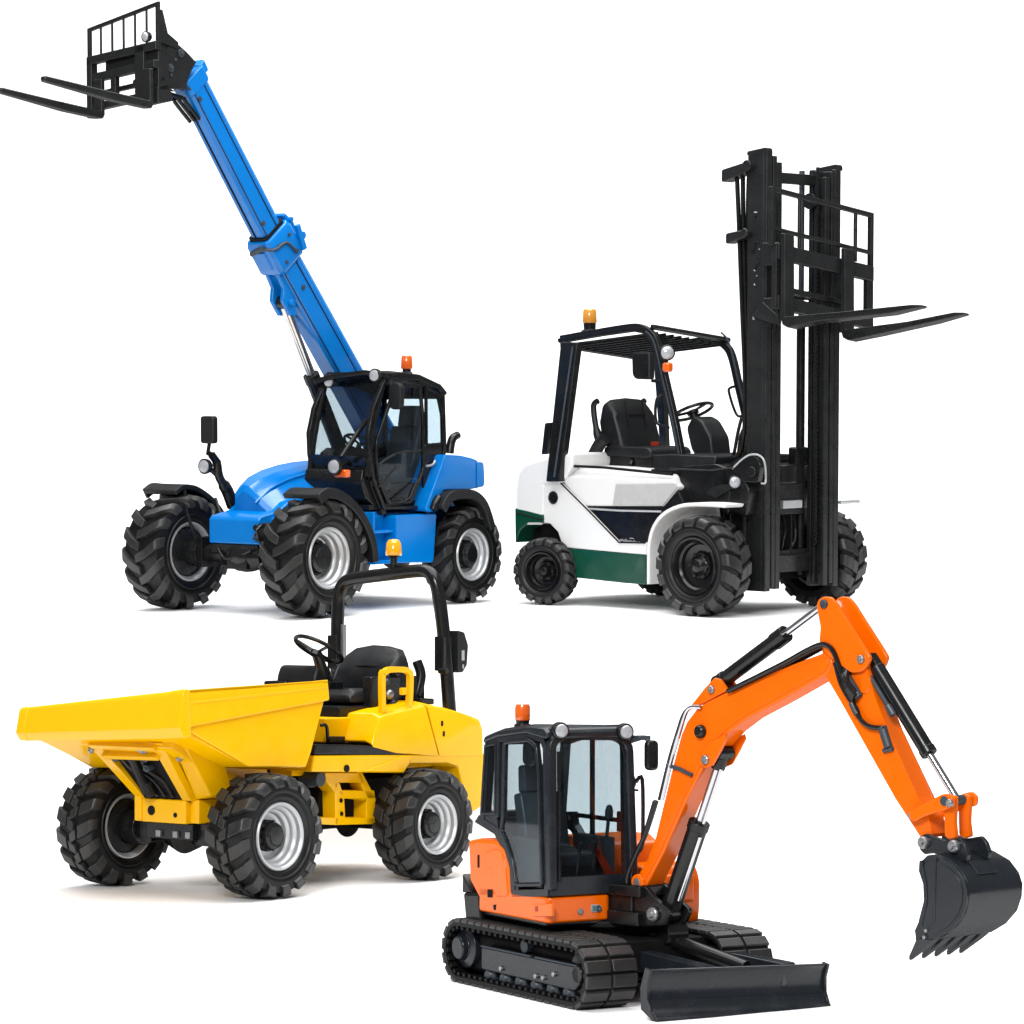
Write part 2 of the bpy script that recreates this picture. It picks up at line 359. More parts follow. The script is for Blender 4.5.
    b = MB(); b.prism([(-0.636,1.852),(-0.954,1.859),(-0.938,1.66),(-0.705,1.22),(-0.618,1.21),(-0.603,1.569)], 'y', yl-.02, yl+.01); b.prism([(-0.636,1.852),(-0.954,1.859),(-0.938,1.66),(-0.705,1.22),(-0.618,1.21),(-0.603,1.569)], 'y', yr-.01, yr+.02)
    b.bx(-1.0, -.94, yr, yl-.03, 1.2, 1.78); b.bx(-.95, .3, yr+.03, yl-.05, 1.14, 1.2); b.build('cab_rear_panel', 'black', cab, .006)
    # roof
    rp_ = [(0.212,2.719),(0.029,2.707),(-0.202,2.712),(-0.513,2.686),(-0.9,2.573),(-1.02,2.479),(-0.996,2.442),(-0.888,2.509),(-0.513,2.615),(0.029,2.632),(0.201,2.656)]
    b = MB(); b.loftp([(yr-.03, [(p[0]+.04, p[1]-.1) for p in rp_]), (yr+.2, [(p[0]+.03, p[1]-.05) for p in rp_]), (yl-.2, rp_), (yl+.045, [(p[0], p[1]-.02) for p in rp_])]); b.build('roof', 'black', t, .02, 3)
    # glass
    b = MB(); fr = smooth([(.07, 0, 2.65), (.2, 0, 2.28), (.31, 0, 1.9), (.37, 0, 1.52)], 4); 
    q = [(p[0], p[2]) for p in fr]+[(p[0]-.008, p[2]) for p in fr[::-1]]
    b.prism(q, 'y', yr+.03, yl-.03); b.build('windshield', 'tint', cab, 0)
    b = MB()
    for s in (0, 1):
        y = yl if s else yr
        b.tube([(p[0]+.0, y-.015 if s else y+.015, p[2]) for p in fr], .038, 10)
    b.build('front_pillar', 'black', cab, 0)
    door = [(-0.085,2.583),(-0.544,2.546),(-0.597,2.136),(-0.599,1.569),(-0.359,1.192),(0.067,1.201),(0.241,1.468),(0.292,1.735),(0.276,1.928)]
    dr = MB(); dr.ring(rnd(door, .06), .04, 'y', yl+.005, yl+.045); dr = dr.build('door', 'black', t, .012, 3)
    b = MB(); b.prism(inset(rnd(door, .06), .03), 'y', yl+.018, yl+.026); b.build('pane', 'glass', dr, 0)
    b = MB(); b.tube(smooth([(0.242,1.03,1.643),(0.07,1.03,1.719),(-0.161,1.03,1.78),(-0.531,1.03,1.802)], 5), .013, 8); b.tube([(0.243,1.03,1.396),(-0.083,1.03,1.618)], .012, 8); b.tube([(-0.146,1.04,1.2),(-0.321,1.04,1.258),(-0.459,1.04,1.462)], .012, 8); b.build('grab_rail', 'steel', dr, 0)
    b = MB(); b.tube(smooth([(-0.6,1.06,1.619),(-0.671,1.06,1.623),(-0.73,1.06,1.641),(-0.758,1.06,1.677)], 3), .014, 8); b.build('door_handle', 'silver', dr, 0)
    rw = [(-0.63,2.541),(-0.86,2.464),(-0.947,2.206),(-0.958,1.859),(-0.636,1.849)]
    b = MB(); b.ring(rnd(rw, .04), .025, 'y', yl+.0, yl+.035); b = b.build('quarter_window', 'black', cab, .008)
    p = MB(); p.prism(inset(rnd(rw, .04), .02), 'y', yl+.012, yl+.02); p.build('pane', 'glass', b, 0)
    b = MB(); b.prism(inset(side, .05), 'y', yr, yr+.008); b.bx(-1.0, -.992, yr+.03, yl-.03, 1.8, 2.42); b.build('far_window', 'glass', cab, 0)
    # cab interior
    s = MB(); s.prism(rnd([(-.25, 1.42), (-.75, 1.42), (-.8, 1.55), (-.9, 2.05), (-.82, 2.08), (-.66, 1.62), (-.28, 1.56)], .05), 'y', .36, .8)
    s = s.build('seat', 'graphite', t, .05, 3)
    h = MB(); h.prism(rnd([(-.93, 2.02), (-.97, 2.3), (-.87, 2.31), (-.82, 2.06)], .04), 'y', .44, .72); h.build('headrest', 'graphite', s, .03, 3); h = MB(); h.bx(-.86, -.3, .27, .35, 1.62, 1.7); h.build('armrest', 'graphite', s, .02, 3)
    b = MB(); b.bx(-.9, -.1, .2, .92, 1.2, 1.42); b.prism([(.3, 1.5), (.28, 1.78), (.16, 1.84), (.06, 1.5)], 'y', .2, .9); b.bx(-.7, .1, .14, .3, 1.2, 1.66); b.build('dashboard', 'plastic', t, .02)
    b = MB(); c = V(-.02, .55, 1.88); ax = Vector((-.55, 0, .83)).normalized(); u = V(0, 1, 0); w = ax.cross(u)
    b.tube([c+(u*math.cos(a*PI/16)+w*math.sin(a*PI/16))*.19 for a in range(33)], .016, 8, False); b.cyl(c, c-ax*.4, .03, 10)
    for a in (0, 2.1, 4.2): b.cyl(c, c+(u*math.cos(a)+w*math.sin(a))*.19, .013, 8)
    b.build('steering_wheel', 'black', t, 0)
    # beacon, lamps, mirrors
    b = MB(); bc = [(-0.935,0.5,2.665)][0]; B = V(*bc)
    b.lathe([(.07, -.03), (.07, .02), (.05, .04), (.05, .07), (0, .07)], B, (0, 0, 1), 24); be = b.build('beacon', 'black', t, .004)
    b = MB(); b.lathe([(.066, .065), (.072, .08), (.066, .2), (.055, .225), (0, .23)], B, (0, 0, 1), 28); b.build('beacon_lens', 'orange_lens', be, .006, 3)
    def lamp(name, c, r, d=(1, 0, 0), depth=.09):
        d = Vector(d).normalized(); h = MB(); h.lathe([(0, -depth), (r*.6, -depth), (r*.95, -depth*.55), (r*1.05, -.01), (r*1.05, .008), (r*.9, .012), (r*.88, 0), (0, 0)], c, d, 24); o = h.build(name, 'black', t, .004)
        l = MB(); l.lathe([(r*.88, .002), (r*.8, .018), (r*.4, .03), (0, .034)], c, d, 24); l.build('lens', 'clear', o, 0); return o
    lamp('work_lamp', [(0.189,0.27,2.588)][0], .072); lamp('work_lamp', [(0.197,0.95,2.656)][0], .075)
    hl = [(0.798,0.86,1.64)][0]; lamp('headlight', hl, .09)
    b = MB(); b.tube([(hl[0]-.06, .84, hl[2]), (hl[0]-.3, .8, hl[2]+.05), (.4, .75, hl[2]+.02)], .03, 10); b.tube(smooth([(hl[0]-.2, .8, hl[2]+.1), (.4, .85, hl[2]+.35), (.3, .92, hl[2]+.52)], 5), .03, 10); b.build('headlight_bracket', 'black', t, 0)
    o = [(0.705,0.9,1.562)][0]; b = MB(); b.box(o, (.1, .17, .09)); b.build('indicator', 'orange_lens', t, .02, 3)
    hl = [(1.397,-0.55,1.633)][0]; lamp('headlight', hl, .085)
    b = MB(); P = [(0.975,-0.5,1.169),(1.071,-0.5,1.35),(1.2,-0.5,1.508),(1.247,-0.5,1.686),(1.327,-0.5,1.764)]; b.tube(smooth(P, 5), [.07]*8+[.05]*8+[.03]*5, 12); b.cyl((hl[0]-.05, -.55, hl[2]), P[2], .03, 10)
    ms = [(1.388,-0.5,1.786),(1.36,-0.5,1.901)]; b.cyl(ms[0], ms[1], .022, 10); b.cyl(P[3], P[3+1], .045, 10); b.cyl(P[4], ms[0], .03, 10); b.build('mirror_arm', 'black', t, 0)
    b = MB(); b.prism(rnd([(-.6, 1.89), (-.40, 1.89), (-.40, 2.2), (-.6, 2.2)], .04), 'x', ms[1][0]-.04, ms[1][0]+.05); o = b.build('mirror', 'plastic', t, .02, 3)
    m = MB(); m.prism(rnd([(-.58, 1.91), (-.42, 1.91), (-.42, 2.18), (-.58, 2.18)], .03), 'x', ms[1][0]-.048, ms[1][0]-.041); m.build('mirror_glass', 'chrome', o, 0)
    mc = V(*[(0.029,1.14,2.422)][0]); b = MB(); b.prism(rnd([(mc.y-.08, mc.z-.15), (mc.y+.08, mc.z-.15), (mc.y+.09, mc.z+.15), (mc.y-.08, mc.z+.15)], .09), 'x', mc.x-.03, mc.x+.05); b.tube([(mc.x, mc.y-.1, mc.z+.12), (mc.x-.05, 1.02, mc.z+.2)], .02, 8); o = b.build('mirror', 'plastic', t, .025, 3)
    m = MB(); m.prism(rnd([(mc.y-.07, mc.z-.13), (mc.y+.07, mc.z-.13), (mc.y+.08, mc.z+.13), (mc.y-.07, mc.z+.13)], .08), 'x', mc.x-.038, mc.x-.031); m.build('mirror_glass', 'chrome', o, 0)
    # ---- boom: frame (t along, n across) in the xz plane
    A = R(51.85); B0 = V(-.40, 0, 2.65); U = V(math.cos(A), 0, math.sin(A)); Nn = V(-math.sin(A), 0, math.cos(A))
    yc = -.05
    def bp(t_, n_, y=0.): q = B0+U*t_+Nn*n_; return (q.x, yc+y, q.z)
    def sect(t_, h, w, ch=.045, off=0.):
        return [bp(t_, off+n, y) for n, y in ((-h/2+ch, w/2), (h/2-ch*1.6, w/2), (h/2, w/2-ch*1.2), (h/2, -w/2+ch), (h/2-ch, -w/2), (-h/2+ch, -w/2), (-h/2, -w/2+ch), (-h/2, w/2-ch))]
    b = MB(); b.loft([sect(-1.75, .4, .30, .045, .13), sect(-1.5, .43, .3, .045, .12), sect(1.62, .41, .28)])
    # seams welded along the side
    b.beam(bp(-1.4, .2, .146), bp(1.6, .09, .142), .012, .012, Nn)
    bm0 = b.build('boom', 'blue', t, .008)
    b = MB(); b.tube([bp(-1.4, .17, .149), bp(1.6, .055, .141)], .008, 6); b.tube([bp(-1.4, -.07, .149), bp(1.6, -.185, .139)], .006, 6); b.build('edge_seam', 'dark', bm0, 0)
    b = MB(); b.loft([sect(1.3, .36, .25), sect(4.12, .34, .235)]); b.beam(bp(2.1, .07, .118), bp(4.05, .07, .118), .012, .012, Nn); bm1 = b.build('boom_extension', 'blue', t, .008)
    b = MB(); b.tube([bp(2.06, .05, .125), bp(4.0, .045, .118)], .007, 6); b.tube([bp(2.06, -.15, .125), bp(4.0, -.14, .117)], .006, 6); b.tube([bp(2.06, -.18, -.02), bp(4.0, -.172, -.02)], .012, 6); b.build('edge_seam', 'dark', bm1, 0)
    b = MB(); b.loft([sect(1.62, .47, .34, .04), sect(1.66, .5, .37, .04), sect(2.0, .5, .37, .04), sect(2.06, .46, .33, .04)])
    b.loft([sect(1.72, .54, .2, .03, -.0), sect(1.95, .54, .2, .03)]); bc0 = b.build('boom_collar', 'blue', t, .012, 3)
    for (q, n) in ((1.72, -.12), (1.72, .1), (1.94, -.12), (1.94, .1)): b = MB(); b.cyl(bp(q, n, .18), bp(q, n, .205), .022, 6); b.build('collar_bolt', 'graphite', bc0, .003)
    b = MB(); b.loft([sect(2.06, .40, .275, .03), sect(2.1, .40, .275, .03)]); b.build('wear_pad', 'dark', bc0, .004)
    for q in (1.3, 2.25, 3.9): b = MB(); b.cyl(bp(q, -.11 if q > 2 else -.03, .10), bp(q, -.11 if q > 2 else -.03, .135 if q > 2 else .16), .028, 12); b.build('boom_bolt', 'graphite', bc0, .003)
    b = MB(); b.loft([sect(1.7, .08, .2, .02, .31), sect(1.96, .1, .2, .02, .31), sect(2.1, .05, .2, .015, .27)]); b.bx(0, 0, 0, 0, 0, 0) if False else None
    b.cyl(bp(1.79, .29, -.12), bp(1.79, .29, .2), .045, 14); b.cyl(bp(2.02, .28, -.1), bp(2.02, .28, .16), .03, 12); b.beam(bp(1.66, .2, .2), bp(1.95, .27, .2), .05, .06, Nn); b.build('collar_bracket', 'blue', t, .01)
    b = MB(); b.tube(smooth([bp(1.98, -.25, .0), bp(2.0, -.27, .12), bp(1.95, -.2, .2), bp(1.9, .0, .2), bp(1.7, .08, .2)], 4), .016, 8); b.tube(smooth([bp(1.95, -.28, -.1), bp(2.02, -.275, .1)], 3), .03, 8); b.build('hose_guide', 'graphite', t, 0)
    # lift cylinder and its lug
    pin = V(*[(0.611,-0.05,3.479)][0]); 
    b = MB()
    for s in (-.1, .06): b.prism([(0.808,3.788),(0.524,3.772),(0.525,3.647),(0.502,3.332),(0.602,3.331),(0.736,3.493),(0.715,3.642)], 'y', yc+s, yc+s+.05)
    b.cyl((pin.x, yc-.14, pin.z), (pin.x, yc+.15, pin.z), .04, 16); b.build('cylinder_lug', 'blue', t, .01)
    c1 = V(*[(0.126,-0.05,2.652)][0]); c2 = V(*[(-0.133,-0.05,2.058)][0]); d = (c1-pin).normalized()
    b = MB(); b.cyl(pin-d*.02, c1+d*.5, .055, 20); r = b.build('cylinder_rod', 'chrome', t, 0)
    b = MB(); b.cyl((pin.x, yc-.05, pin.z), (pin.x, yc+.05, pin.z), .075, 18); b.build('rod_eye', 'black', r, .006)
    b = MB(); b.cyl(c1, c1+d*1.35, .085, 24); b.cyl(c1-d*.02, c1+d*.09, .095, 24); b.tube([c1+d*.15+V(.08, 0, 0), c1+d*1.3+V(.08, 0, 0)], .015, 8); b.build('cylinder_barrel', 'black', t, .006)
    b = MB(); b.tube([bp(1.3, -.2, -.1), c1+V(-.05, -.1, .0), c1+d*1.2+V(.0, -.1, 0)], .014, 8); b.build('hose', 'black', t, 0)
    # top collar
    b = MB(); b.loft([sect(3.98, .37, .26, .035), sect(4.16, .39, .27, .035)]); b.loft([sect(4.05, .1, .2, .02, .2), sect(4.17, .12, .2, .02, .2)]); b.build('boom_tip_collar', 'blue', t, .01)
    # head
    hp = [(2.576,6.188),(2.442,6.2),(2.315,6.133),(2.169,6.036),(2.29,5.877),(2.331,5.765),(2.232,5.732),(2.51,5.724),(2.707,5.704),(2.862,5.745),(2.853,5.81),(2.729,5.842),(2.725,6.121)]
    b = MB()
    for y0 in (-.2, .05): b.prism(hp, 'y', y0, y0+.05)
    hp2 = [(2.3, 5.8), (2.78, 5.78), (2.8, 6.05), (2.45, 6.12), (2.15, 6.0)]
    b.prism(hp2, 'y', -.14, .04); b.build('boom_head', 'steel', t, .012, 2)
    for p in [(2.427,6.109),(2.594,5.939)]: b = MB(); b.cyl((p[0], .09, p[1]), (p[0], .125, p[1]), .045, 18); b.cyl((p[0], .12, p[1]), (p[0], .14, p[1]), .02, 6); b.build('pivot_pin', 'graphite', t, .005)
    for p in [(2.644,6.05),(2.579,5.867),(2.641,5.983),(2.507,6.035)]: b = MB(); b.cyl((p[0], .09, p[1]), (p[0], .115, p[1]), .018, 8); b.build('bolt', 'graphite', t, .003)
    b = MB()
    for k, o in enumerate((0, .05, .1)): b.tube(smooth([bp(3.7, -.2-.02*k, .06-o), bp(4.0, -.26-.02*k, .05-o), (2.35-.02*k, yc+.04-o, 5.66), (2.6, yc-o, 5.72)], 5), .022, 8)
    b.build('head_hose', 'black', t, 0)
    # ---- fork carriage in the plane x = 2.85 to 2.95
    X = 2.9; ROLL = Matrix.Identity(4); ROLL[2][1] = math.tan(R(6)); ROLL[2][3] = .55*math.tan(R(6))
    b = MB()
    def zz(y): return .17*0
    b.bx(X-.04, X+.05, -.80, .24, 6.02, 6.11)
    b.bx(X-.05, X+.05, -.80, -.72, 5.45, 6.08)
    b.bx(X-.06, X+.05, -.08, .06, 5.52, 6.1); b.bx(X-.06, X+.04, -.78, .2, 5.83, 5.92); b.bx(X-.06, X+.04, -.78, .1, 5.52, 5.6)
    b.bx(X-.04, X+.03, -.46, -.38, 5.56, 5.88); b.bx(X-.2, X-.03, -.05, .2, 5.6, 6.1); b.bx(X-.15, X-.04, -.6, -.1, 5.9, 6.06)
    b.prism([(X-.25, 5.5), (X-.02, 5.46), (X-.02, 5.64), (X-.2, 5.68)], 'y', -.1, .2); b.cyl((X-.1, -.75, 5.72), (X-.1, .2, 5.72), .03, 12)
    cg = b.xf(ROLL).build('fork_carriage', 'steel', t, .012)
    b = MB(); F = [(-.80, 6.08), (.235, 6.08), (.235, 6.5), (-.80, 6.42)]
    b.bar([(X, -.79, 6.05), (X, -.79, 6.40), (X, .225, 6.50), (X, .225, 6.05)], .04, .04, (1, 0, 0))
    for k in range(5): y = -.62+.17*k; b.cyl((X, y, 6.08), (X, y, 6.40+.1*(y+.79)), .014, 10)
    b.prism([(X-.3, 6.05), (X-.02, 6.1), (X-.02, 6.44), (X-.06, 6.44), (X-.14, 6.2), (X-.3, 6.12)], 'y', .2, .24)
    b.xf(ROLL).build('load_backrest', 'steel', t, .006)
    b = MB(); b.lathe([(0, -.05), (.05, -.05), (.062, 0), (.055, .012), (0, .012)], (X+.06, .1, 6.24), (1, 0, 0), 20); o = b.build('work_lamp', 'black', t, .004)
    b = MB(); b.lathe([(.05, .01), (.03, .03), (0, .034)], (X+.06, .1, 6.24), (1, 0, 0), 20); b.build('lens', 'clear', o, 0)
    for y0, L, zl in ((-.575, 1.53, 5.43), (.145, 1.6, 5.50)):
        b = MB(); prof = [(X+.05, zl+.4), (X+.105, zl+.4), (X+.105, zl+.06), (X+L*.5, zl+.12), (X+L, zl+.2), (X+L+.02, zl+.17), (X+L, zl+.14), (X+L*.4, zl+.02), (X+.08, zl-.025), (X+.05, zl+.02)]
        rings = []
        hw = [.06, .06, .06, .06, .04, .035, .04, .06, .06, .06]
        b.loft([[(p[0], y0+s*w, p[1]) for p, w in zip(prof, hw)] for s in (-1, 1)]); b.build('fork', 'steel', t, .012, 3)
    return t
telehandler()

# ================================================================== FORKLIFT
def forklift():
    t = thing('forklift', 'white and green forklift with a tall black mast, its forks half raised', 'forklift', (1.9627,34.7845,2.6248),-44,4)
    def rim_black(w, r, W):
        b = MB(); o = W*.40
        b.lathe([(r, o), (r*1.03, o+.012), (r, o+.024), (r*.93, o+.02), (r*.88, o-.01), (r*.85, o-.05), (r*.78, o-.07), (r*.74, o-.11), (r*.5, o-.13), (r*.46, o-.1), (r*.3, o-.1), (r*.2, o-.12),
                 (r*.2, o-.16), (r*.8, o-.16), (r*.9, -o), (r, -o), (r*1.02, -o*.5)], n=56, closed=True)
        rm = b.build('rim', 'rimblack', w, 0, ang=25)
        h = MB(); h.lathe([(r*.36, o-.12), (r*.36, o-.085), (r*.3, o-.07), (r*.24, o-.03), (r*.2, o-.02), (0, o-.015)], n=32)
        h.lathe([(0, -W*.5), (r*.7, -W*.45), (r*.7, o-.17), (0, o-.17)], n=24)
        h.build('hub', 'rimblack', w, .003)
        for k in range(6):
            a = 2*PI*k/6; n = MB(); n.cyl((r*.42*math.cos(a), o-.11, r*.42*math.sin(a)), (r*.42*math.cos(a), o-.07, r*.42*math.sin(a)), .022, 6); n.build('wheel_nut', 'steel', w, .003)
    def wheel(x, y, Rr, W, rim, N, turn=0):
        s = -1 if y < 0 else 1
        w = empty('wheel', t, (x, y, Rr)); w.scale = (1, s, 1); w.rotation_euler = (0, 0, R(turn))
        k = Rr/.56
        tyre('tyre', w, Rr, W, rim, [(.02, .5, 0, .09, .072*k, .078*k), (.5, 1.3, .10, .20, .078*k, .07*k)], N, .036*k)
        rim_black(w, rim, W)
    wheel(1.22, -1.04, .56, .40, .315, 17); wheel(1.22, 1.04, .56, .40, .315, 17)
    wheel(-1.18, -1.03, .392, .25, .22, 17, 14); wheel(-1.20, 1.03, .392, .25, .22, 17, 14)
    # ---- counterweight and body
    P = [(4.589,3.005)]
    cw = [(-1.76,0.915),(-1.763,1.122),(-1.76,1.351),(-1.728,1.524),(-1.642,1.617),(-1.469,1.678),(-1.243,1.723),(-0.847,1.77),(-0.847,1.622),(-1.001,1.427),(-1.296,1.397),(-1.327,0.929)]
    b = MB(); b.loftp([(-.95, [(p[0]*.985-.015, p[1]-.02) for p in cw]), (-.90, cw), (.90, cw), (.95, [(p[0]*.985-.015, p[1]-.02) for p in cw])])
    b.build('counterweight', 'white', t, .035, 4)
    gb = [(-1.766,1.106),(-1.544,1.078),(-1.308,1.04),(-1.308,0.942),(-1.544,0.934),(-1.67,0.85),(-1.759,0.686)]
    b = MB(); b.prism(gb, 'y', -.957, .957); b.build('rear_bumper', 'green', t, .02, 3)
    b = MB(); b.tube([(4.589,1,3.005),(4.583,1,3.001)], .0001, 3) if False else None
    b = MB(); b.tube([(p[0], -.962, p[1]) for p in [(-1.724,1.05),(-1.534,1.02),(-1.298,0.981)]], .008, 6); b.build('bumper_groove', 'dark', t, 0)
    # inner frame
    b = MB(); b.bx(-1.5, 1.3, -.78, .78, .42, 1.3); b.bx(-1.75, -.95, -.7, .7, .35, 1.1); b.cyl((-1.22, -.95, .405), (-1.22, .95, .405), .08, 16); b.cyl((1.22, -.9, .56), (1.22, .9, .56), .13, 20)
    b.bx(.55, 1.3, -.8, .8, .35, 1.2); b.build('frame', 'dark', t, .01)
    sp = [(-1.305,1.403),(-1.05,1.418),(-0.871,1.294),(-0.671,1.153),(-0.142,0.761),(0.276,0.768),(0.277,0.633),(-1.009,0.668),(-1.096,0.846),(-1.22,0.937),(-1.333,0.943),(-1.321,1.225)]
    b = MB(); b.prism(sp, 'y', -.93, -.6); b.prism(sp, 'y', .6, .93); b.build('side_panel', 'white', t, .014, 3)
    sk = [(-1.015,0.663),(0.277,0.633),(0.281,0.293),(-0.095,0.298),(-0.952,0.33)]
    b = MB(); b.prism(sk, 'y', -.93, .93); b.build('side_skirt', 'green', t, .014, 3)
    hd = [(-1.041,1.429),(-0.973,1.517),(-0.869,1.616),(-0.418,1.607),(0.179,1.575),(0.64,1.55),(0.675,1.465),(0.733,1.412),(0.508,1.191),(-0.699,1.156)]
    b = MB(); b.loftp([(-.905, [(p[0], min(p[1], 1.49)) for p in hd]), (-.78, [(p[0], p[1]-.005) for p in hd]), (.78, [(p[0], p[1]-.005) for p in hd]), (.905, [(p[0], min(p[1], 1.49)) for p in hd])]); b.build('engine_hood', 'white', t, .02, 3)
    sv = [(-0.204,1.42),(0.689,1.451),(0.724,1.412),(0.511,1.201),(-0.251,1.179)]
    b = MB(); b.prism(sv, 'y', -.918, -.88); b.build('hood_panel', 'silver_panel', t, .006)
    rc = [(-0.708,1.147),(0.5,1.182),(0.71,1.378),(0.812,1.217),(0.61,1.102),(0.407,1.052),(0.29,0.893),(0.25,0.773),(-0.166,0.766)]
    b = MB(); b.prism(rc, 'y', -.895, -.6); b.prism(rc, 'y', .6, .895); b.build('recess_panel', 'black', t, .01)
    b = MB(); b.tube([(p[0], -.90, p[1]) for p in [(-0.675,1.126),(-0.116,1.12),(0.474,1.129)]], .012, 8); b.build('trim_strip', 'silver', t, 0)
    b = MB(); b.tube([(p[0], -.935, p[1]) for p in [(-1.041,1.414),(-0.862,1.29),(-0.662,1.149),(-0.13,0.76),(0.267,0.77)]], .009, 8); b.build('panel_seam', 'dark', t, 0)
    b = MB(); b.tube([(p[0], -.90, p[1]) for p in [(-1.059,1.431),(-0.961,1.533),(-0.869,1.612),(-0.418,1.607),(0.179,1.575),(0.64,1.55)]], .016, 8); b.build('hood_gasket', 'dark', t, 0)
    # small illegible silver script on the recess
    b = MB()
    for i in range(13):
        p = (-.15+.026*i, -.90, .785-.002*i); h = (.02, .03, .016, .05, .022)[i % 5]; b.tube(smooth([(p[0], p[1], p[2]), (p[0]+.016, p[1], p[2]+h*.45), (p[0]+.01, p[1], p[2]-.008), (p[0]+.03, p[1], p[2]-.002)], 3), .005, 5)
    b.tube([(-.0, -.90, .812), (.06, -.90, .809)], .005, 5)
    b.build('script_badge', 'decal_grey', t, 0)
    c = [(-1.161,1.241)][0]
    b = MB(); b.lathe([(.075, 0), (.075, .012), (.062, .016), (.058, .006), (0, .008)], (c[0], -.93, c[1]), (0, -1, 0), 28); b.build('fuel_cap', 'black', t, .003)
    # ---- front fenders
    oa = smooth([(*p,) for p in [(0.451,0.313),(0.45,0.576),(0.459,0.787),(0.535,0.987),(0.698,1.141),(0.973,1.238),(1.329,1.256),(1.604,1.246)]], 4)
    cen = Vector((1.2, .6)); ia = [tuple(Vector(p)+(cen-Vector(p)).normalized()*.045) for p in oa]
    for s in (-1, 1):
        n_ = [i for i, p in enumerate(oa) if s < 0 or p[0] < 1.2]; b = MB(); b.prism([oa[i] for i in n_]+[ia[i] for i in n_[::-1]], 'y', s*1.12, s*.8); f = b.build('fender', 'white', t, .012, 3)
        b = MB(); b.prism([p for p in ia if p[0] < 1.3]+[(1.3, .9), (.85, .5), (.75, .3)], 'y', s*.86, s*.80); b.build('fender_liner', 'silver_panel', f, .006)
    # ---- front cowl
    b = MB(); b.prism(rnd([(.62, 1.64), (.58, 1.2), (1.36, 1.1), (1.40, 1.4), (1.34, 1.62), (1.2, 1.68)], .06), 'y', -.8, .8); b.prism(rnd([(1.2, 1.2), (1.62, 1.1), (1.66, 1.4), (1.5, 1.62), (1.2, 1.66)], .05), 'y', -.79, -.55); b.bx(1.2, 1.36, -.75, .75, .5, 1.2)
    b.bx(.2, .75, -.78, .78, 1.5, 1.6); b.build('cowl', 'black', t, .02, 3)
    b = MB(); b.prism([(1.075,1.347),(1.176,1.427),(1.396,1.459),(1.446,1.421),(1.211,1.298)], 'y', -.83, -.8); b.tube([(0.53,-0.81,1.609),(1.116,-0.81,1.603),(1.453,-0.81,1.641)], .012, 8); b.build('cowl_rail', 'steel', t, .004)
    b = MB(); b.prism(rnd([(0.23,1.756),(0.517,1.774),(1.172,1.759),(1.145,1.628),(0.553,1.597),(0.237,1.596)], .04), 'y', -.78, .6); b.build('dash_shelf', 'plastic', t, .02, 3)
    lamp_c = [(1.496,-0.84,1.48)][0]
    def lamp(name, c, r, d, parent=t, m='clear'):
        d = Vector(d).normalized(); h = MB(); h.lathe([(0, -.09), (r*.6, -.08), (r, -.04), (r*1.08, 0), (r*.95, .01), (0, .0)], c, d, 24); o = h.build(name, 'black', parent, .004)
        l = MB(); l.lathe([(r*.9, .004), (r*.75, .022), (r*.4, .034), (0, .038)], c, d, 24); l.build('lens', m, o, 0); return o
    lamp('front_lamp', lamp_c, .072, (.8, -.6, 0))
    b = MB(); b.prism(rnd([(1.21,1.53),(1.445,1.717),(1.612,1.784),(1.778,1.761),(1.828,1.672),(1.787,1.479),(1.513,1.485),(1.38,1.404),(1.285,1.441)], .04), 'y', -.80, -.72); b.cyl((1.72, -.84, 1.6), (1.72, -.7, 1.6), .06, 16); b.build('mast_bracket', 'black', t, .012)
    b = MB(); b.tube(smooth([(1.432,-0.805,1.628),(1.549,-0.805,1.72),(1.675,-0.805,1.784),(1.807,-0.805,1.781),(1.887,-0.805,1.701),(1.902,-0.805,1.496),(1.843,-0.805,1.475)], 5), .011, 8); b.build('bracket_rim', 'silver', t, 0)
    # ---- overhead guard, leaning a touch to the far side
    SH = Matrix.Identity(4); SH[2][1] = -.1; SH[2][3] = -.07
    ra = -.7
    fp = [(-1.25,-0.7,3.076),(-0.667,-0.7,3.145),(-0.162,-0.7,3.198),(0.016,-0.7,3.186),(0.158,-0.7,3.11),(0.24,-0.7,2.977),(0.336,-0.7,2.66),(0.514,-0.7,2.081),(0.663,-0.7,1.482),(0.698,-0.7,1.32)]
    L3 = [(0.56,-0.7,1.491),(0.677,-0.7,1.252)]
    def pillar(y, s):
        q = [(p[0], s*abs(y)+(.0 if s < 0 else .0), p[2]) for p in fp]+[(L3[1][0], s*.7, L3[1][2])]
        b = MB(); b.bar(smooth(q, 4), .085, .075, (0, 1, 0)); b.xf(SH).build('front_pillar', 'black', t, .016, 3)
        m = MB(); m.bar([(p[0]+.0, p[1]-.042, p[2]) for p in smooth(q, 4)[14:]], .02, .012, (0, 1, 0)); m.build('pillar_seam', 'graphite', t, 0)
    pillar(.7, -1); pillar(.62, 1)
    rp = [(-1.22, 3.05), (-1.08, 3.05), (-1.28, 2.0), (-1.38, 1.4), (-1.62, 1.4), (-1.5, 2.0)]
    rq = [(-1.157,3.041),(-0.887,3.039),(-1.143,1.52),(-1.169,1.443),(-1.424,1.437),(-1.312,2.008)]
    rq2 = [(-1.397,1.767),(-1.123,1.862),(-1.246,1.421),(-1.466,1.416)]
    lo = [(-0.975,1.434),(-1.192,1.429)]
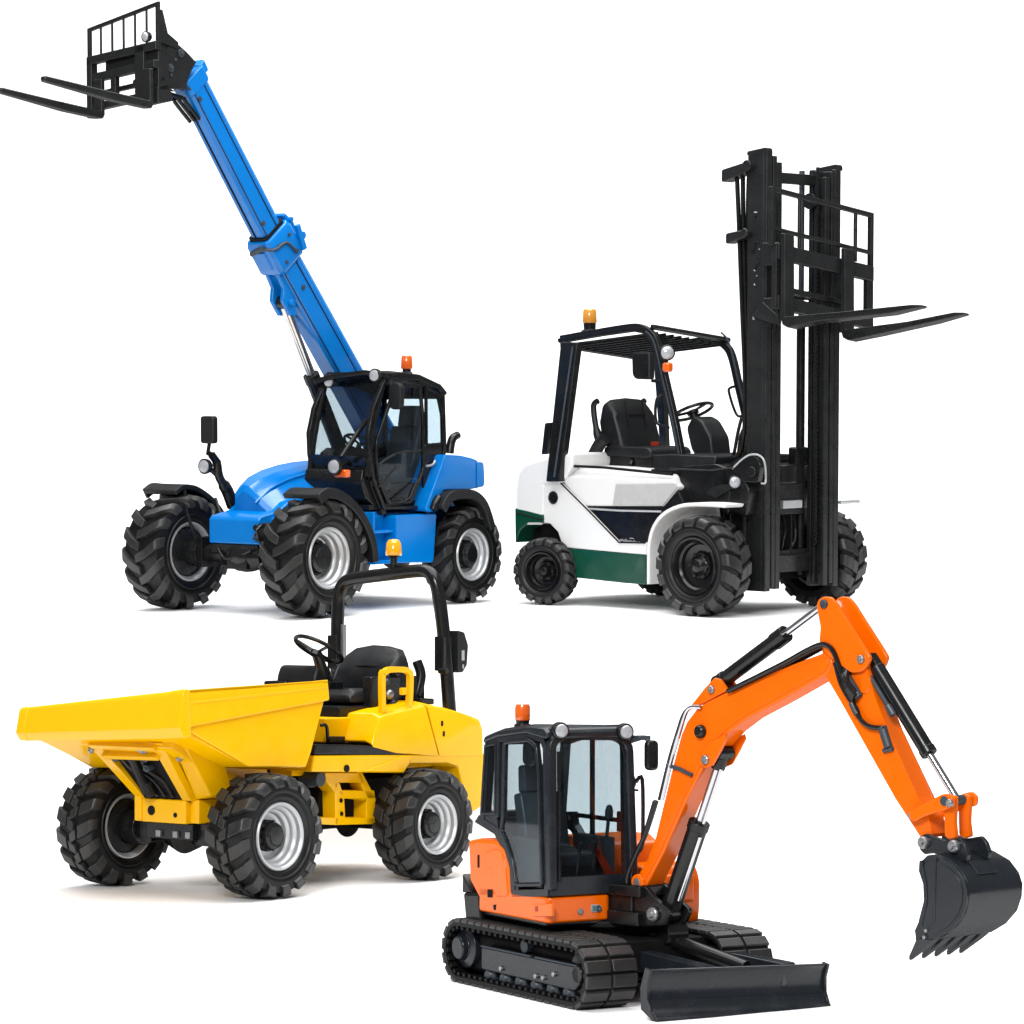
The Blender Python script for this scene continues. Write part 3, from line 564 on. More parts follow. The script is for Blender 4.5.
    for s in (-1, 1):
        dz = -.13 if s > 0 else 0; k = .07 if s > 0 else 0; tp = [(rq[0][0]+k, rq[0][1]+dz), (rq[1][0]-k, rq[1][1]+dz)]
        q = []
        for yo in (0, .1): q += [(lo[1][0]+k, s*(1.03-yo), lo[1][1]), (lo[0][0]-k, s*(1.03-yo), lo[0][1]), (tp[1][0], s*(.82-yo), tp[1][1]), (tp[0][0], s*(.82-yo), tp[0][1])]
        b = MB(); b.hexa(q); b.build('rear_pillar', 'black', t, .015, 3)
    b = MB(); b.tube([(rq[1][0]-.06, -.835, rq[1][1]-.05), (lo[0][0]-.08, -1.03, lo[0][1]+.05)], .012, 8); b.build('pillar_groove', 'graphite', t, 0)
    b = MB(); b.prism(rnd([(-1.369,2.103),(-1.267,2.112),(-1.331,1.748),(-1.425,1.733)], .02), 'y', -.86, -.79); b.build('side_handle', 'black', t, .012)
    # roof frame and grille
    z0 = 3.03; roof = [(-1.3, 3.0), (.2, 3.12), (.22, 3.16), (.1, 3.19), (-1.28, 3.07)]
    b = MB(); 
    b.prism([(-1.288,3.084),(-0.631,3.159),(-0.126,3.206),(0.123,3.195),(0.123,3.11),(-0.126,3.153),(-0.631,3.105),(-1.276,3.03)], 'y', -.74, -.66); 
    b.prism([(p[0], p[1]) for p in [(-1.288,3.084),(-0.631,3.159),(-0.126,3.206),(0.123,3.195),(0.123,3.11),(-0.126,3.153),(-0.631,3.105),(-1.276,3.03)]], 'y', .58, .66)
    b.bx(-1.32, -1.22, -.66, .6, 2.98, 3.06); b.prism([(0.115,3.235),(0.165,3.235),(0.179,3.195),(0.151,3.169),(0.102,3.185)], 'y', -.69, .67)
    b.xf(SH).build('overhead_guard', 'black', t, .015, 3)
    b = MB()
    for k in range(9):
        y = -.56+.135*k; b.bar([(-1.25, y, 3.02), (-.5, y, 3.085), (.12, y, 3.14)], .05, .02, (0, 1, 0))
    for k in range(14):
        x = -1.2+.095*k; b.beam((x, -.66, 3.02+.085*(x+1.25)), (x+.06, .6, 3.03+.085*(x+1.25)), .045, .014, (0, 0, 1))
    b.xf(SH).build('roof_grille', 'black', t, .004)
    # beacon
    bc = V(*[(-1.173,-0.3,3.183)][0])
    b = MB(); b.lathe([(.1, -.08), (.1, .0), (.07, .01), (.075, .09), (0, .09)], bc, (0, 0, 1), 24); be = b.build('beacon', 'black', t, .006)
    b = MB(); b.lathe([(.082, .085), (.088, .1), (.08, .23), (.07, .25), (0, .255)], bc, (0, 0, 1), 28); b.build('beacon_lens', 'amber', be, .006, 3)
    # lamps by the pillar
    lamp('work_lamp', [(0.468,-0.8,2.909)][0], .085, (.75, -.65, 0))
    o = [(0.475,-0.8,2.746)][0]; b = MB(); b.box(o, (.1, .1, .11)); b.build('indicator', 'orange_lens', t, .03, 3)
    b = MB(); b.beam([(0.387,-0.78,2.975)][0], [(0.423,-0.78,2.712)][0], .06, .07, (1, 0, 0)); b.build('lamp_bracket', 'black', t, .01)
    # mirror
    m = [(-0.203,2.923),(0.078,2.921),(0.08,2.607),(-0.148,2.613),(-0.192,2.661)]
    b = MB(); b.prism(rnd(m, .04), 'y', -.66, -.56); o = b.build('mirror', 'plastic', t, .025, 3)
    b = MB(); b.prism(inset(rnd(m, .04), .03), 'y', -.667, -.661); b.build('mirror_glass', 'black', o, 0)
    b = MB(); b.tube(smooth([(0.215,-0.6,2.448),(0.144,-0.6,2.395),(0.117,-0.6,2.262),(0.145,-0.6,2.116),(0.322,-0.6,2.064)], 5), .018, 8); b.tube([(0.083,-0.62,2.594),(0.161,-0.62,2.594),(0.232,-0.62,2.581)], .02, 8); b.build('hand_strap', 'black', t, 0)
    b = MB(); b.box([(-0.503,0.1,1.858)][0], (.09, .05, .05)); b.build('seat_buckle', 'red', t, .006)
    # ---- seat
    bk = [(-1.046,2.333),(-0.972,2.366),(-0.825,2.37),(-0.586,2.357),(-0.459,2.309),(-0.313,2.175),(-0.223,2.013),(-0.193,1.865),(-0.897,1.841),(-1,1.894),(-1.053,2.168)]
    b = MB(); b.loftp([(-.34, [(p[0]*.96-.03, p[1]*.985+.02) for p in bk]), (-.26, bk), (.22, [(p[0]+.02, p[1]) for p in bk]), (.3, [(p[0]*.96-.02, p[1]*.985+.02) for p in bk])])
    # the squab back is thin: shape it as a tilted slab
    b.bm.free(); b = MB()
    s0 = [(-.62, 1.82), (-.66, 2.0), (-.74, 2.3), (-.86, 2.44), (-.94, 2.42), (-.98, 2.2), (-.94, 1.9), (-.84, 1.8)]
    b.loftp([(y, [(p[0]+.08*abs(y)**2, 1.8+(p[1]-1.8)*k*.92) for p in s0]) for y, k in ((-.36, .8), (-.33, .92), (-.24, .99), (.0, 1.02), (.24, .99), (.33, .92), (.36, .8))])
    back = b.build('seat_back', 'vinyl', t, .03, 3, 40)
    b = MB()
    for y in (-.15, .15): b.tube([(-.645+.0, y, 1.86), (-.68, y, 2.1), (-.76, y, 2.36)], .008, 6)
    b.tube([(-.7, -.15, 2.2), (-.7, .15, 2.2)], .008, 6); b.build('seam', 'dark', back, 0)
    b = MB(); b.prism(rnd([(-.9, 1.72), (-.2, 1.7), (-.14, 1.76), (-.2, 1.83), (-.6, 1.84), (-.9, 1.83)], .05), 'y', -.36, .36); b.build('seat_cushion', 'vinyl', t, .04, 4)
    b = MB(); b.bx(-.9, -.2, -.3, .3, 1.56, 1.73); b.cyl((-.5, -.33, 1.62), (-.5, -.28, 1.7), .03, 10); b.build('seat_base', 'black', t, .01)
    for s in (-1, 1):
        b = MB(); b.tube(smooth([(-.9, s*.4, 1.82), (-.96, s*.42, 2.05), (-1.0, s*.42, 2.3), (-.94, s*.41, 2.36)], 4), [.05]*4+[.035]*9, 10); b.tube(smooth([(-1.0, s*.42, 1.72), (-.9, s*.43, 1.85), (-.8, s*.43, 1.93)], 4), .075, 12); b.build('hip_restraint', 'vinyl', t, 0)
    # ---- steering column
    b = MB(); b.prism(rnd([(.42, 1.66), (.62, 1.66), (.58, 1.95), (.44, 2.14), (.3, 2.2), (.2, 2.06), (.28, 1.8)], .05), 'y', -.17, .17); b.build('steering_console', 'plastic', t, .04, 4)
    b = MB(); c = V(.16, 0, 2.24); ax = V(-.42, 0, .9).normalized(); u = V(0, 1, 0); w = ax.cross(u)
    b.tube([c+(u*math.cos(a*PI/18)+w*math.sin(a*PI/18))*.24 for a in range(37)], .02, 10, False); b.cyl(c-ax*.03, c-ax*.18, .05, 14); b.lathe([(.07, -.03), (.07, .01), (0, .02)], c, ax, 20)
    for a in (.5, 2.6, 4.7): b.cyl(c, c+(u*math.cos(a)+w*math.sin(a))*.235, .017, 8)
    b.build('steering_wheel', 'black', t, 0)
    for k in range(3): b = MB(); b.cyl((.75+.05*k, .25+.1*k, 1.62), (.82+.05*k, .25+.1*k, 1.84), .014, 8); b.lathe([(0, 0), (.03, .01), (.03, .05), (0, .06)], (.82+.05*k, .25+.1*k, 1.83), (.2, 0, 1), 12); b.build('control_lever', 'black', t, 0)
    b = MB(); b.tube(smooth([(0.281,0.62,2.531),(0.201,0.62,2.511),(0.183,0.62,2.47),(0.243,0.62,2.307),(0.31,0.62,2.195),(0.376,0.62,2.185)], 4), .016, 8); b.build('grab_handle', 'black', t, 0)
    # ---- mast
    mast = empty('mast', None); bpy.data.objects.remove(mast)
    zt, zb = 5.06, .27
    for s, zt in ((-1, 5.09), (1, 4.97)):
        Y = lambda v: .04+s*v
        b = MB(); b.bx(1.47, 1.70, Y(.66), Y(.60), zb, zt); b.bx(1.68, 1.745, Y(.657), Y(.56), zb, zt-.005); b.bx(1.47, 1.53, Y(.657), Y(.42), zb, zt-.01); o = b.build('mast_rail', 'steel', t, .012, 2)
        b = MB(); b.bx(1.56, 1.72, Y(.55), Y(.515), zb+.04, zt-.03); b.bx(1.70, 1.75, Y(.55), Y(.485), zb+.04, zt-.035); b.bx(1.56, 1.60, Y(.55), Y(.4), zb+.04, zt-.03); b.build('inner_rail', 'steel', o, .01, 2)
        b = MB(); b.bx(1.60, 1.735, Y(.47), Y(.44), zb+.02, zt-.1); b.bx(1.69, 1.74, Y(.47), Y(.385), zb+.02, zt-.1); b.build('third_rail', 'steel', o, .01, 2)
        c_ = MB(); c_.prism(rnd([(1.46, zt-.02), (1.76, zt-.02), (1.755, zt+.035), (1.72, zt+.05), (1.47, zt+.02)], .008), 'y', Y(.665), Y(.58)); c_.build('rail_cap', 'steel', o, .008)
        # lift cylinder and chain behind the rail
        b = MB(); b.cyl((1.42, Y(.36), .4), (1.42, Y(.36), 3.2), .05, 18); b.build('lift_cylinder', 'black', t, .005)
        b = MB(); b.cyl((1.42, Y(.36), 3.1), (1.42, Y(.36), 4.95), .032, 16); b.build('lift_rod', 'graphite', t, 0)
        b = MB(); n = 88
        for k in range(n):
            z = .75+k*.048; b.bx(1.655, 1.672, Y(.355), Y(.315), z, z+.03)
            b.bx(1.645, 1.682, Y(.345), Y(.325), z+.026, z+.052)
        b.build('lift_chain', 'steel', t, 0)
    for q in ((1.5, 1.58, -.36, .44, 4.78, 4.9), (1.48, 1.54, -.4, .46, 3.5, 3.6), (1.47, 1.53, -.4, .46, .45, .7)): b = MB(); b.bx(*q); b.build('mast_crossbar', 'steel', t, .012)
    b = MB(); b.cyl((1.6, .3, 4.6), (1.6, .4, 4.6), .09, 20); b.build('chain_pulley', 'black', t, .006)
    for (a, c) in (((90, 110), (205, 78)), ((110, 355), (200, 330))):
        pass
    hb = [(1.183,4.993),(1.545,5.034),(1.603,5.001),(1.623,4.926),(1.332,4.851),(1.184,4.842)]
    b = MB(); b.prism(rnd([(1.16, 4.78), (1.56, 4.9), (1.56, 5.0), (1.16, 4.92)], .03), 'y', -.70, -.52); b.cyl((1.53, -.72, 4.95), (1.53, -.5, 4.95), .06, 14); b.build('hose_bracket', 'steel', t, .02, 3)
    b = MB(); b.prism(rnd([(1.22, 4.1), (1.52, 4.17), (1.52, 4.26), (1.22, 4.22)], .03), 'y', -.70, -.54); b.cyl((1.5, -.72, 4.22), (1.5, -.52, 4.22), .05, 14); b.build('hose_bracket', 'steel', t, .02, 3)
    for k, (dx, dy) in enumerate(((0, 0), (.07, .03), (.14, .06))):
        b = MB(); b.tube(smooth([(1.3+dx*.9, -.6+dy, 4.88), (1.33+dx*.6, -.6+dy, 4.4), (1.37+dx*.4, -.58+dy, 3.4), (1.40+dx*.3, -.56+dy, 2.6), (1.39+dx*.3, -.56+dy, 2.0), (1.25+dx, -.52+dy, 1.66)], 5), .026, 8); b.build('hydraulic_hose', 'black', t, 0)
    b = MB(); b.tube(smooth([(1.221,-0.4,2.182),(1.171,-0.4,2.024),(1.121,-0.4,1.807),(1.096,-0.4,1.748)], 4), .02, 8); b.tube(smooth([(1.318,-0.45,2.105),(1.251,-0.45,1.987),(1.214,-0.45,1.79),(1.176,-0.45,1.711)], 4), .016, 8); b.build('hydraulic_hose', 'black', t, 0)
    # low in the mast: valve block, tilt pivot, axle guard
    b = MB(); b.bx(1.4, 1.56, -.3, .3, 1.42, 1.66); b.build('mast_stop', 'dark', t, .03, 3)
    b = MB(); b.bx(1.42, 1.54, .18, .4, 1.64, 1.85); b.build('valve_block', 'black', t, .02)
    b = MB(); b.bx(1.56, 1.62, -.14, .2, 1.17, 1.26); b.build('latch_plate', 'silver', t, .01); b = MB(); b.bx(1.5, 1.555, -.2, .3, 1.1, 1.45); b.build('latch_bracket', 'steel', t, .01); b = MB(); b.cyl((1.5, -.05, 1.45), (1.5, -.05, 1.66), .2, 28); b.build('free_lift_cylinder', 'black', t, .02)
    for k_ in range(3): b = MB(); b.tube(smooth([(1.5, -.22+.2*k_, 1.1), (1.54, -.18+.17*k_, .95), (1.5, -.2+.2*k_, .8), (1.46, -.1+.1*k_, .6)], 5), .018, 8); b.build('hydraulic_hose', 'black', t, 0)
    b = MB(); b.tube([(1.62, -.3, .66), (1.62, .4, .64)], .012, 8); b.tube([(1.62, .0, .66), (1.62, .0, 1.1)], .012, 8); b.bx(1.36, 1.42, -.4, .46, .5, 1.15); b.build('axle_guard', 'dark', t, .006)
    b = MB(); b.cyl((1.74, .72, 1.22), (1.76, 1.05, 1.22), .022, 10); b.build('fender_pin', 'silver', t, 0)
    # worn lettering and scuffs on the rail
    b = MB(); b.tube(smooth([(1.63, -.623, 4.10), (1.60, -.623, 4.12), (1.59, -.623, 4.06), (1.57, -.623, 4.0), (1.55, -.623, 4.0), (1.55, -.623, 4.03)], 4), .012, 6)
    b.tube([(1.575, -.623, 3.82), (1.62, -.623, 3.87), (1.65, -.623, 3.88)], .012, 6); b.tube([(1.58, -.623, 4.39), (1.60, -.623, 4.40)], .012, 6); b.build('rail_lettering', 'dark', o, 0)
    for q in ([(1.57, -.623, 4.44), (1.61, -.623, 4.44)], [(1.645, -.623, 4.03), (1.648, -.623, 4.04)], [(1.57, -.623, 3.81), (1.59, -.623, 3.80)], [(1.61, -.623, 3.74), (1.615, -.623, 3.75)], [(1.575, -.623, 3.66), (1.585, -.623, 3.64)], [(1.57, -.623, 3.32), (1.565, -.623, 3.27), (1.585, -.623, 3.27)]):
        b = MB(); b.tube(q, .008, 5); b.build('rail_scuff', 'decal_grey', o, 0)
    # ---- carriage and forks
    X = 1.98; SC = Matrix.Identity(4); SC[2][1] = -.12
    b = MB(); b.bx(X-.02, X+.07, -.78, .92, 3.82, 3.99); b.bx(X-.02, X+.07, -.78, .92, 3.28, 3.43); b.bx(X-.02, X+.05, -.80, -.71, 3.28, 3.99); b.bx(X-.02, X+.05, .83, .92, 3.2, 3.99)
    b.bx(X-.14, X-.025, -.5, -.42, 3.2, 4.0); b.bx(X-.14, X-.025, .5, .58, 3.2, 4.0); b.bx(X-.14, X-.025, -.6, .6, 3.5, 3.56)
    b.xf(SC).build('fork_carriage', 'steel', t, .012)
    b = MB(); b.prism([(1.6, 3.3), (1.98, 3.2), (1.98, 3.3), (1.75, 3.46)], 'y', -.70, -.64); b.bx(1.76, 1.97, -.695, -.645, 3.3, 3.5); b.build('carriage_guide', 'steel', t, .01); b = MB(); b.bx(1.75, 1.98, -.70, -.64, 3.85, 4.1); b.build('carriage_guide', 'steel', t, .01)
    b = MB(); b.bar([(X+.03, -.86, 3.95), (X+.03, -.86, 4.56), (X+.03, .9, 4.56), (X+.03, .9, 3.3)], .055, .055, (1, 0, 0)); b.bar([(X+.03, -.84, 4.14), (X+.03, .88, 4.14)], .045, .045, (1, 0, 0))
    for y in (-.38, .62, -.1, .3): b.cyl((X+.03, y, 4.0), (X+.03, y, 4.56), .024, 8) if y in (-.38, .62) else None
    b.xf(SC).build('load_backrest', 'steel', t, .008)
    for y0, xe, rs in ((-.68, 3.92, .1), (.385, 3.70, .17)):
        b = MB(); X1 = X+.075; pr = [(X1, 4.1), (X1+.06, 4.1), (X1+.07, 3.2), (X1+.9, 3.2+rs*.45), (xe-.12, 3.2+rs*.98), (xe, 3.2+rs), (xe, 3.175+rs), (xe-.4, 3.13+rs*.8), (X1+.5, 3.14), (X1+.1, 3.08), (X1+.03, 3.11), (X1, 3.2)]
        hw = [.085, .085, .085, .085, .085, .05, .05, .085, .085, .085, .085, .085]
        b.loft([[(p[0], y0+s*w_, p[1]) for p, w_ in zip(pr, hw)] for s in (-1, 1)]); b.xf(SC).build('fork', 'steel', t, .012, 3)
    return t
forklift()

# ================================================================== SITE DUMPER
def dumper():
    t = thing('site_dumper', 'yellow site dumper with a front skip and a black roll bar behind its open seat', 'dumper', (-2.3162,28.7504,0.0000),231.5,0)
    def wheel(x, y, Rr, W, rim):
        w = empty('wheel', t, (x, y, Rr)); w.scale = (1, 1 if y > 0 else -1, 1)
        tyre('tyre', w, Rr, W, rim, [(.36, .75, .06, .125, .068, .070), (.75, 1.3, .125, .24, .070, .062), (-.13, .25, -.055, .03, .048, .054)], 16, .042, phase=.07*x)
        rim_silver(w, rim, W, .16, .125); return w
    wheel(1.12, .97, .57, .46, .305); wheel(1.12, -.97, .57, .46, .305)
    wheel(-1.12, .97, .54, .42, .285); wheel(-1.12, -.97, .54, .42, .285)
    # ---- skip (loading hopper), hung a little low on its far side
    def tilt(mb):
        for v in mb.bm.verts: v.co.z += v.co.y*(.04+.06*min(1, max(0, (v.co.z-1.48)/.34)))
        return mb
    b = MB(); ya, yb = -1.06, .985
    side = [(2.12, 1.52), (1.34, 1.165), (.57, 1.125), (.50, 1.26), (.3, 1.74), (2.08, 1.58)]
    b.prism(side, 'y', yb, yb-.03); b.prism(side, 'y', ya, ya+.03)
    b.prism([(2.13, 1.49), (1.335, 1.165), (.575, 1.12), (.3, 1.84), (.33, 1.84), (.6, 1.155), (1.33, 1.2), (2.1, 1.52)], 'y', ya+.032, yb-.032)
    sk = tilt(b).build('skip', 'yellow', t, .012, 2)
    b = MB()
    for y0, s in ((1.02, 1), (-1.095, -1)):
        P = [(2.16, 1.53), (2.15, 1.82), (.31, 1.86), (.285, 1.70), (2.03, 1.555)]
        b.prism(rnd(P, .02), 'y', y0, y0-s*.03)
        b.beam((2.13, y0-s*.035, 1.805), (.31, y0-s*.035, 1.845), .07, .03); b.beam((2.02, y0-s*.03, 1.565), (.29, y0-s*.03, 1.71), .05, .03)
        b.beam((2.1, y0-s*.0, 1.72), (.31, y0-s*.0, 1.80), .012, .02)
    b.beam((.31, -1.07, 1.835), (.31, 1.0, 1.835), .05, .06); tilt(b).build('skip_rim', 'yellow', sk, .012, 3)
    b = MB(); lp = rnd([(2.10, 1.46), (2.19, 1.445), (2.245, 1.53), (2.20, 1.79), (2.17, 1.825), (2.13, 1.815)], .02)
    b.prism(lp, 'y', -1.06, 1.0)
    b.prism([(p[0]+.012, p[1]+.004) for p in lp], 'y', .84, 1.03); b.prism([(p[0]+.022, p[1]+.006) for p in lp], 'y', .95, 1.035); b.prism([(p[0]+.012, p[1]+.004) for p in lp], 'y', -1.1, -.98); tilt(b).build('skip_lip', 'yellow', sk, .012, 3)
    # gussets under the lip
    for s in (-1, 1): b = MB(); b.prism([(1.9, 1.42), (1.35, 1.2), (1.3, 1.02), (1.45, 1.1)], 'y', s*.6, s*.56); b.build('gusset', 'yellow', t, .008)
    b = MB(); b.prism([(1.95, 1.47), (1.3, 1.19), (.7, 1.14), (.7, 1.02), (1.2, 1.0), (1.5, 1.15), (1.95, 1.38)], 'y', -.55, .62); b.build('skip_cradle', 'yellow', t, .012)
    # ---- front support frame
    for s in (-1, 1):
        b = MB(); y0, y1 = s*.30, s*.43
        b.hexa([(1.44, y0-.055, .87), (1.44, y0+.055, .87), (1.34, y0+.055, .87), (1.34, y0-.055, .87), (1.97, y1-.075, 1.43), (1.97, y1+.075, 1.43), (1.86, y1+.075, 1.43), (1.86, y1-.075, 1.43)]); b.build('lift_arm', 'yellow', t, .012, 2)
        if s > 0: b = MB(); b.hexa([(1.38, .36, .88), (1.38, .56, .92), (1.1, .6, .92), (1.1, .36, .88), (1.84, .5, 1.42), (1.84, .66, 1.42), (1.3, .66, 1.2), (1.3, .5, 1.2)]); b.build('side_brace', 'yellow', t, .015)
    b = MB(); b.beam((1.94, -.42, 1.40), (1.94, .42, 1.40), .06, .10, (.6, 0, -.75)); b.beam((1.84, -.36, 1.30), (1.84, .36, 1.31), .05, .10, (.6, 0, -.75)); b.build('header_plate', 'yellow', t, .01)
    for p, r in (((1.93, .22, 1.37), .045), ((1.75, .52, 1.29), .03), ((1.9, -.47, 1.33), .025)):
        b = MB(); b.lathe([(r*1.3, 0), (r*1.3, .012), (r, .02), (r*.7, .022), (r*.6, .035), (0, .035)], p, (.8, .1, -.55), 18); b.build('pivot_bolt', 'bolt', t, .003)
    b = MB(); b.hexa([(1.40, -.3, .86), (1.40, .3, .86), (1.0, .3, .86), (1.0, -.3, .86), (1.80, -.38, 1.36), (1.80, .38, 1.36), (1.2, .38, 1.2), (1.2, -.38, 1.2)]); b.build('hydraulic_bay', 'dark', t, 0)
    b = MB(); b.cyl((1.55, -.1, .95), (1.83, -.02, 1.31), .05, 14); b.cyl((1.5, -.1, .93), (1.6, -.08, 1.05), .07, 14); b.build('tipping_cylinder', 'black', t, .004)
    for k, (y, z, r) in enumerate(((-.25, 1.3, .05), (-.05, 1.3, .04), (.08, 1.2, .035), (.14, 1.29, .03))): b = MB(); x = 1.42+(z-.86)*.8; b.cyl((x-.05, y, z), (x+.05, y, z-.03), r, 14); b.cyl((x+.05, y, z-.03), (x+.07, y, z-.035), r*.5, 8); b.build('hose_fitting', 'graphite', t, .004)
    for k in range(3): b = MB(); b.tube(smooth([(1.78, -.25+.14*k, 1.3), (1.7, -.15+.1*k, 1.16), (1.56, -.12+.12*k, 1.05), (1.46, -.05+.1*k, .9)], 5), .018, 8); b.build('hydraulic_hose', 'black', t, 0)
    b = MB(); b.bx(.75, 1.44, -.29, .29, .655, .875); b.bx(1.42, 1.46, -.36, -.27, .66, .90); b.bx(.8, 1.38, .288, .40, .66, .88); b.build('front_chassis', 'yellow', t, .014, 2)
    for y, z, r in ((-.15, .765, .045), (.16, .735, .022)): b = MB(); b.cyl((1.43, y, z), (1.448, y, z), r, 20); b.build('chassis_hole', 'dark', t, 0)
    b = MB(); b.cyl((1.12, -.8, .57), (1.12, .8, .57), .11, 20); b.lathe([(0, -.2), (.13, -.18), (.2, 0), (.13, .18), (0, .2)], (1.15, 0, .55), n=24); b.bx(1.1, 1.36, -.3, .3, .5, .652)
    for s in (-1, 1): b.cyl((1.12, s*.55, .57), (1.12, s*.8, .57), .17, 24); b.bx(1.2, 1.3, s*.3, s*.45, .45, .66)
    b.build('front_axle', 'black', t, .01)
    for y in (-.12, .1, .26): b = MB(); b.bx(1.36, 1.39, y-.03, y+.03, .52, .58); b.build('axle_bolt', 'bolt', t, .004)
    b = MB(); b.cyl((-1.12, -.8, .565), (-1.12, .8, .565), .11, 20); b.lathe([(0, -.2), (.2, 0), (0, .2)], (-1.12, 0, .56), n=24); b.bx(-1.9, .4, -.35, .35, .5, .95); b.bx(-.1, .8, -.28, .28, .55, 1.1); b.cyl((.25, 0, .4), (.25, 0, 1.1), .14, 20)
    b.build('rear_axle', 'dark', t, .01)
    # ---- rear chassis with wheel arch
    fr = [(0.365,1.259),(-0.926,1.212),(-2.16,1.169),(-2.16,0.662),(-1.913,0.58),(-1.739,1.063),(-1.574,1.104),(-1.021,1.12),(-0.894,1.039),(-0.3,1.072),(0.394,1.109)]
    b = MB(); b.prism(fr, 'y', .55, .9); b.prism(fr, 'y', -.9, -.55); b.bx(-2.13, -1.85, -.56, .56, .75, 1.165); b.bx(-1.9, .3, -.56, .56, 1.05, 1.15); b.build('rear_chassis', 'yellow', t, .018, 3)
    b = MB(); b.cyl((-.08, .9, 1.12), (-.08, .915, 1.12), .035, 18); b.build('chassis_plug', 'dark', t, .003)
    # mudguard corner fillet
    b = MB(); b.prism([(-0.315,1.081),(-0.894,1.209),(-1.021,1.179),(-0.974,1.118),(-0.9,1.039)], 'y', .88, .918); b.build('arch_flange', 'yellow', t, .012)
    # link frame with its two openings
    o_ = [(0.016,0.999),(-0.105,1.07),(-0.504,1.051),(-0.704,0.808),(-0.704,0.554),(-0.135,0.574),(-0.129,0.89)]
    b = MB()
    for P in ([(0.016,1.076),(-0.504,1.051),(-0.535,0.955),(-0.166,0.974),(-0.135,0.879),(0.001,0.998)], [(-0.12,0.976),(-0.19,0.972),(-0.257,0.832),(-0.273,0.637),(-0.691,0.612),(-0.691,0.55),(-0.135,0.574)], [(-0.166,0.9),(-0.691,0.873),(-0.704,0.794),(-0.257,0.818)], [(-0.448,1.058),(-0.517,1.055),(-0.704,0.808),(-0.704,0.794),(-0.591,0.8),(-0.504,0.952)], [(-0.573,0.805),(-0.704,0.798),(-0.704,0.55),(-0.573,0.558)], [(0.092,0.659),(-0.166,0.644),(-0.166,0.572),(0.077,0.593)]):
        b.prism(P, 'y', .55, .72)
    b.build('link_frame', 'yellow', t, .01)
    b = MB(); b.prism([(-0.117,1.065),(-0.64,1.04),(-0.842,0.795),(-0.842,0.54),(-0.269,0.56),(-0.026,0.606)], 'y', .2, .56); b.build('link_bay', 'dark', t, 0)
    for p in [(-0.205,0.804),(-0.214,0.677)]: b = MB(); b.cyl((p[0], .715, p[1]), (p[0], .73, p[1]), .022, 10); b.build('link_bolt', 'dark', t, .002)
    b = MB(); p = [(0.092,1.019)][0]; b.cyl((p[0], .5, p[1]), (p[0], .74, p[1]), .07, 18); b.cyl((p[0], .6, p[1]-.08), (p[0], .6, p[1]+.09), .05, 12); b.build('steer_pin', 'graphite', t, .01)
    # ---- platform, bonnet, seat box
    b = MB(); b.prism([(0.341,1.362),(-0.579,1.313),(-0.958,1.223),(-0.926,1.208),(0.359,1.269)], 'y', -.88, .895); b.build('floor_mat', 'black', t, .012)
    bn = [(-0.563,1.592),(-0.799,1.626),(-1.247,1.678),(-1.442,1.196),(-0.799,1.254),(-0.454,1.326),(-0.485,1.431)]
    b = MB(); b.loftp([(-.93, [(p[0], p[1]-.03) for p in bn]), (-.86, bn), (.80, [(p[0], p[1]+.03) for p in bn]), (.885, bn), (.905, [(p[0]*.995-.005, p[1]-.03) for p in bn])]); b.build('bonnet', 'yellow', t, .02, 3)
    rr = [(-1.263,1.682),(-1.383,1.662),(-1.772,1.595),(-2.075,1.517),(-2.119,1.434),(-2.129,1.177),(-1.455,1.195)]
    b = MB(); b.loftp([(-.93, [(p[0], p[1]-.03) for p in rr]), (-.86, rr), (.72, [(p[0]+.03, p[1]+.04) for p in rr]), (.885, rr), (.905, [(p[0]*.995-.005, p[1]-.03) for p in rr])]); b.build('rear_cover', 'yellow', t, .02, 3)
    for p in [(-1.482,1.495),(-1.508,1.393)]: b = MB(); b.prism([(p[0]-.015, p[1]-.025), (p[0]+.015, p[1]-.025), (p[0]+.015, p[1]+.025), (p[0]-.015, p[1]+.025)], 'y', .90, .912); b.build('cover_latch', 'dark', t, .004)
    sb = [(-0.178,1.58),(-0.855,1.578),(-0.886,1.479),(-0.823,1.31),(-0.142,1.348)]
    b = MB(); b.prism(sb, 'y', -.6, .55); b.build('seat_box', 'yellow', t, .015, 2)
    b = MB(); b.prism([(-0.185,1.408),(-0.406,1.399),(-0.406,1.338),(-0.185,1.347)], 'y', .3, .6); b.tube(smooth([(-0.056,0.6,1.516),(-0.101,0.6,1.522),(-0.141,0.6,1.496),(-0.153,0.6,1.384)], 4), .018, 8); b.build('pedal', 'black', t, .008)
    b = MB(); b.prism([(-0.623,1.577),(-0.692,1.575),(-0.692,1.542),(-0.623,1.544)], 'y', .55, .575); b.build('box_latch', 'dark', t, .004)
    # ---- seat
    SS = Matrix.Translation((-.22, .08, 0))
    sb2 = [(-.2, 1.56), (-.22, 1.68), (-1.3, 1.68), (-1.3, 1.56)]
    b = MB(); b.prism(sb2, 'y', -.5, .42); b.xf(SS).build('seat_base', 'black', t, .012)
    b = MB(); b.cyl((-.5, .43, 1.63), (-.5, .46, 1.63), .025, 12); b.bx(-.78, -.72, .425, .44, 1.6, 1.66); b.build('seat_adjuster', 'bolt', t, .003)
    b = MB(); b.loftp([(y, [(-.44, 1.70), (-.42, 1.77), (-.5, 1.83+h), (-1.0, 1.82+h), (-1.3, 1.86), (-1.3, 1.70)]) for y, h in ((-.32, -.03), (-.26, .025), (-.1, .0), (.18, .0), (.3, .025), (.37, -.03))]); b.xf(SS).build('seat_cushion', 'vinyl', t, .03, 3)
    s0 = [(-1.02, 1.80), (-1.0, 1.95), (-1.1, 2.14), (-1.22, 2.245), (-1.33, 2.24), (-1.36, 2.05), (-1.3, 1.8)]
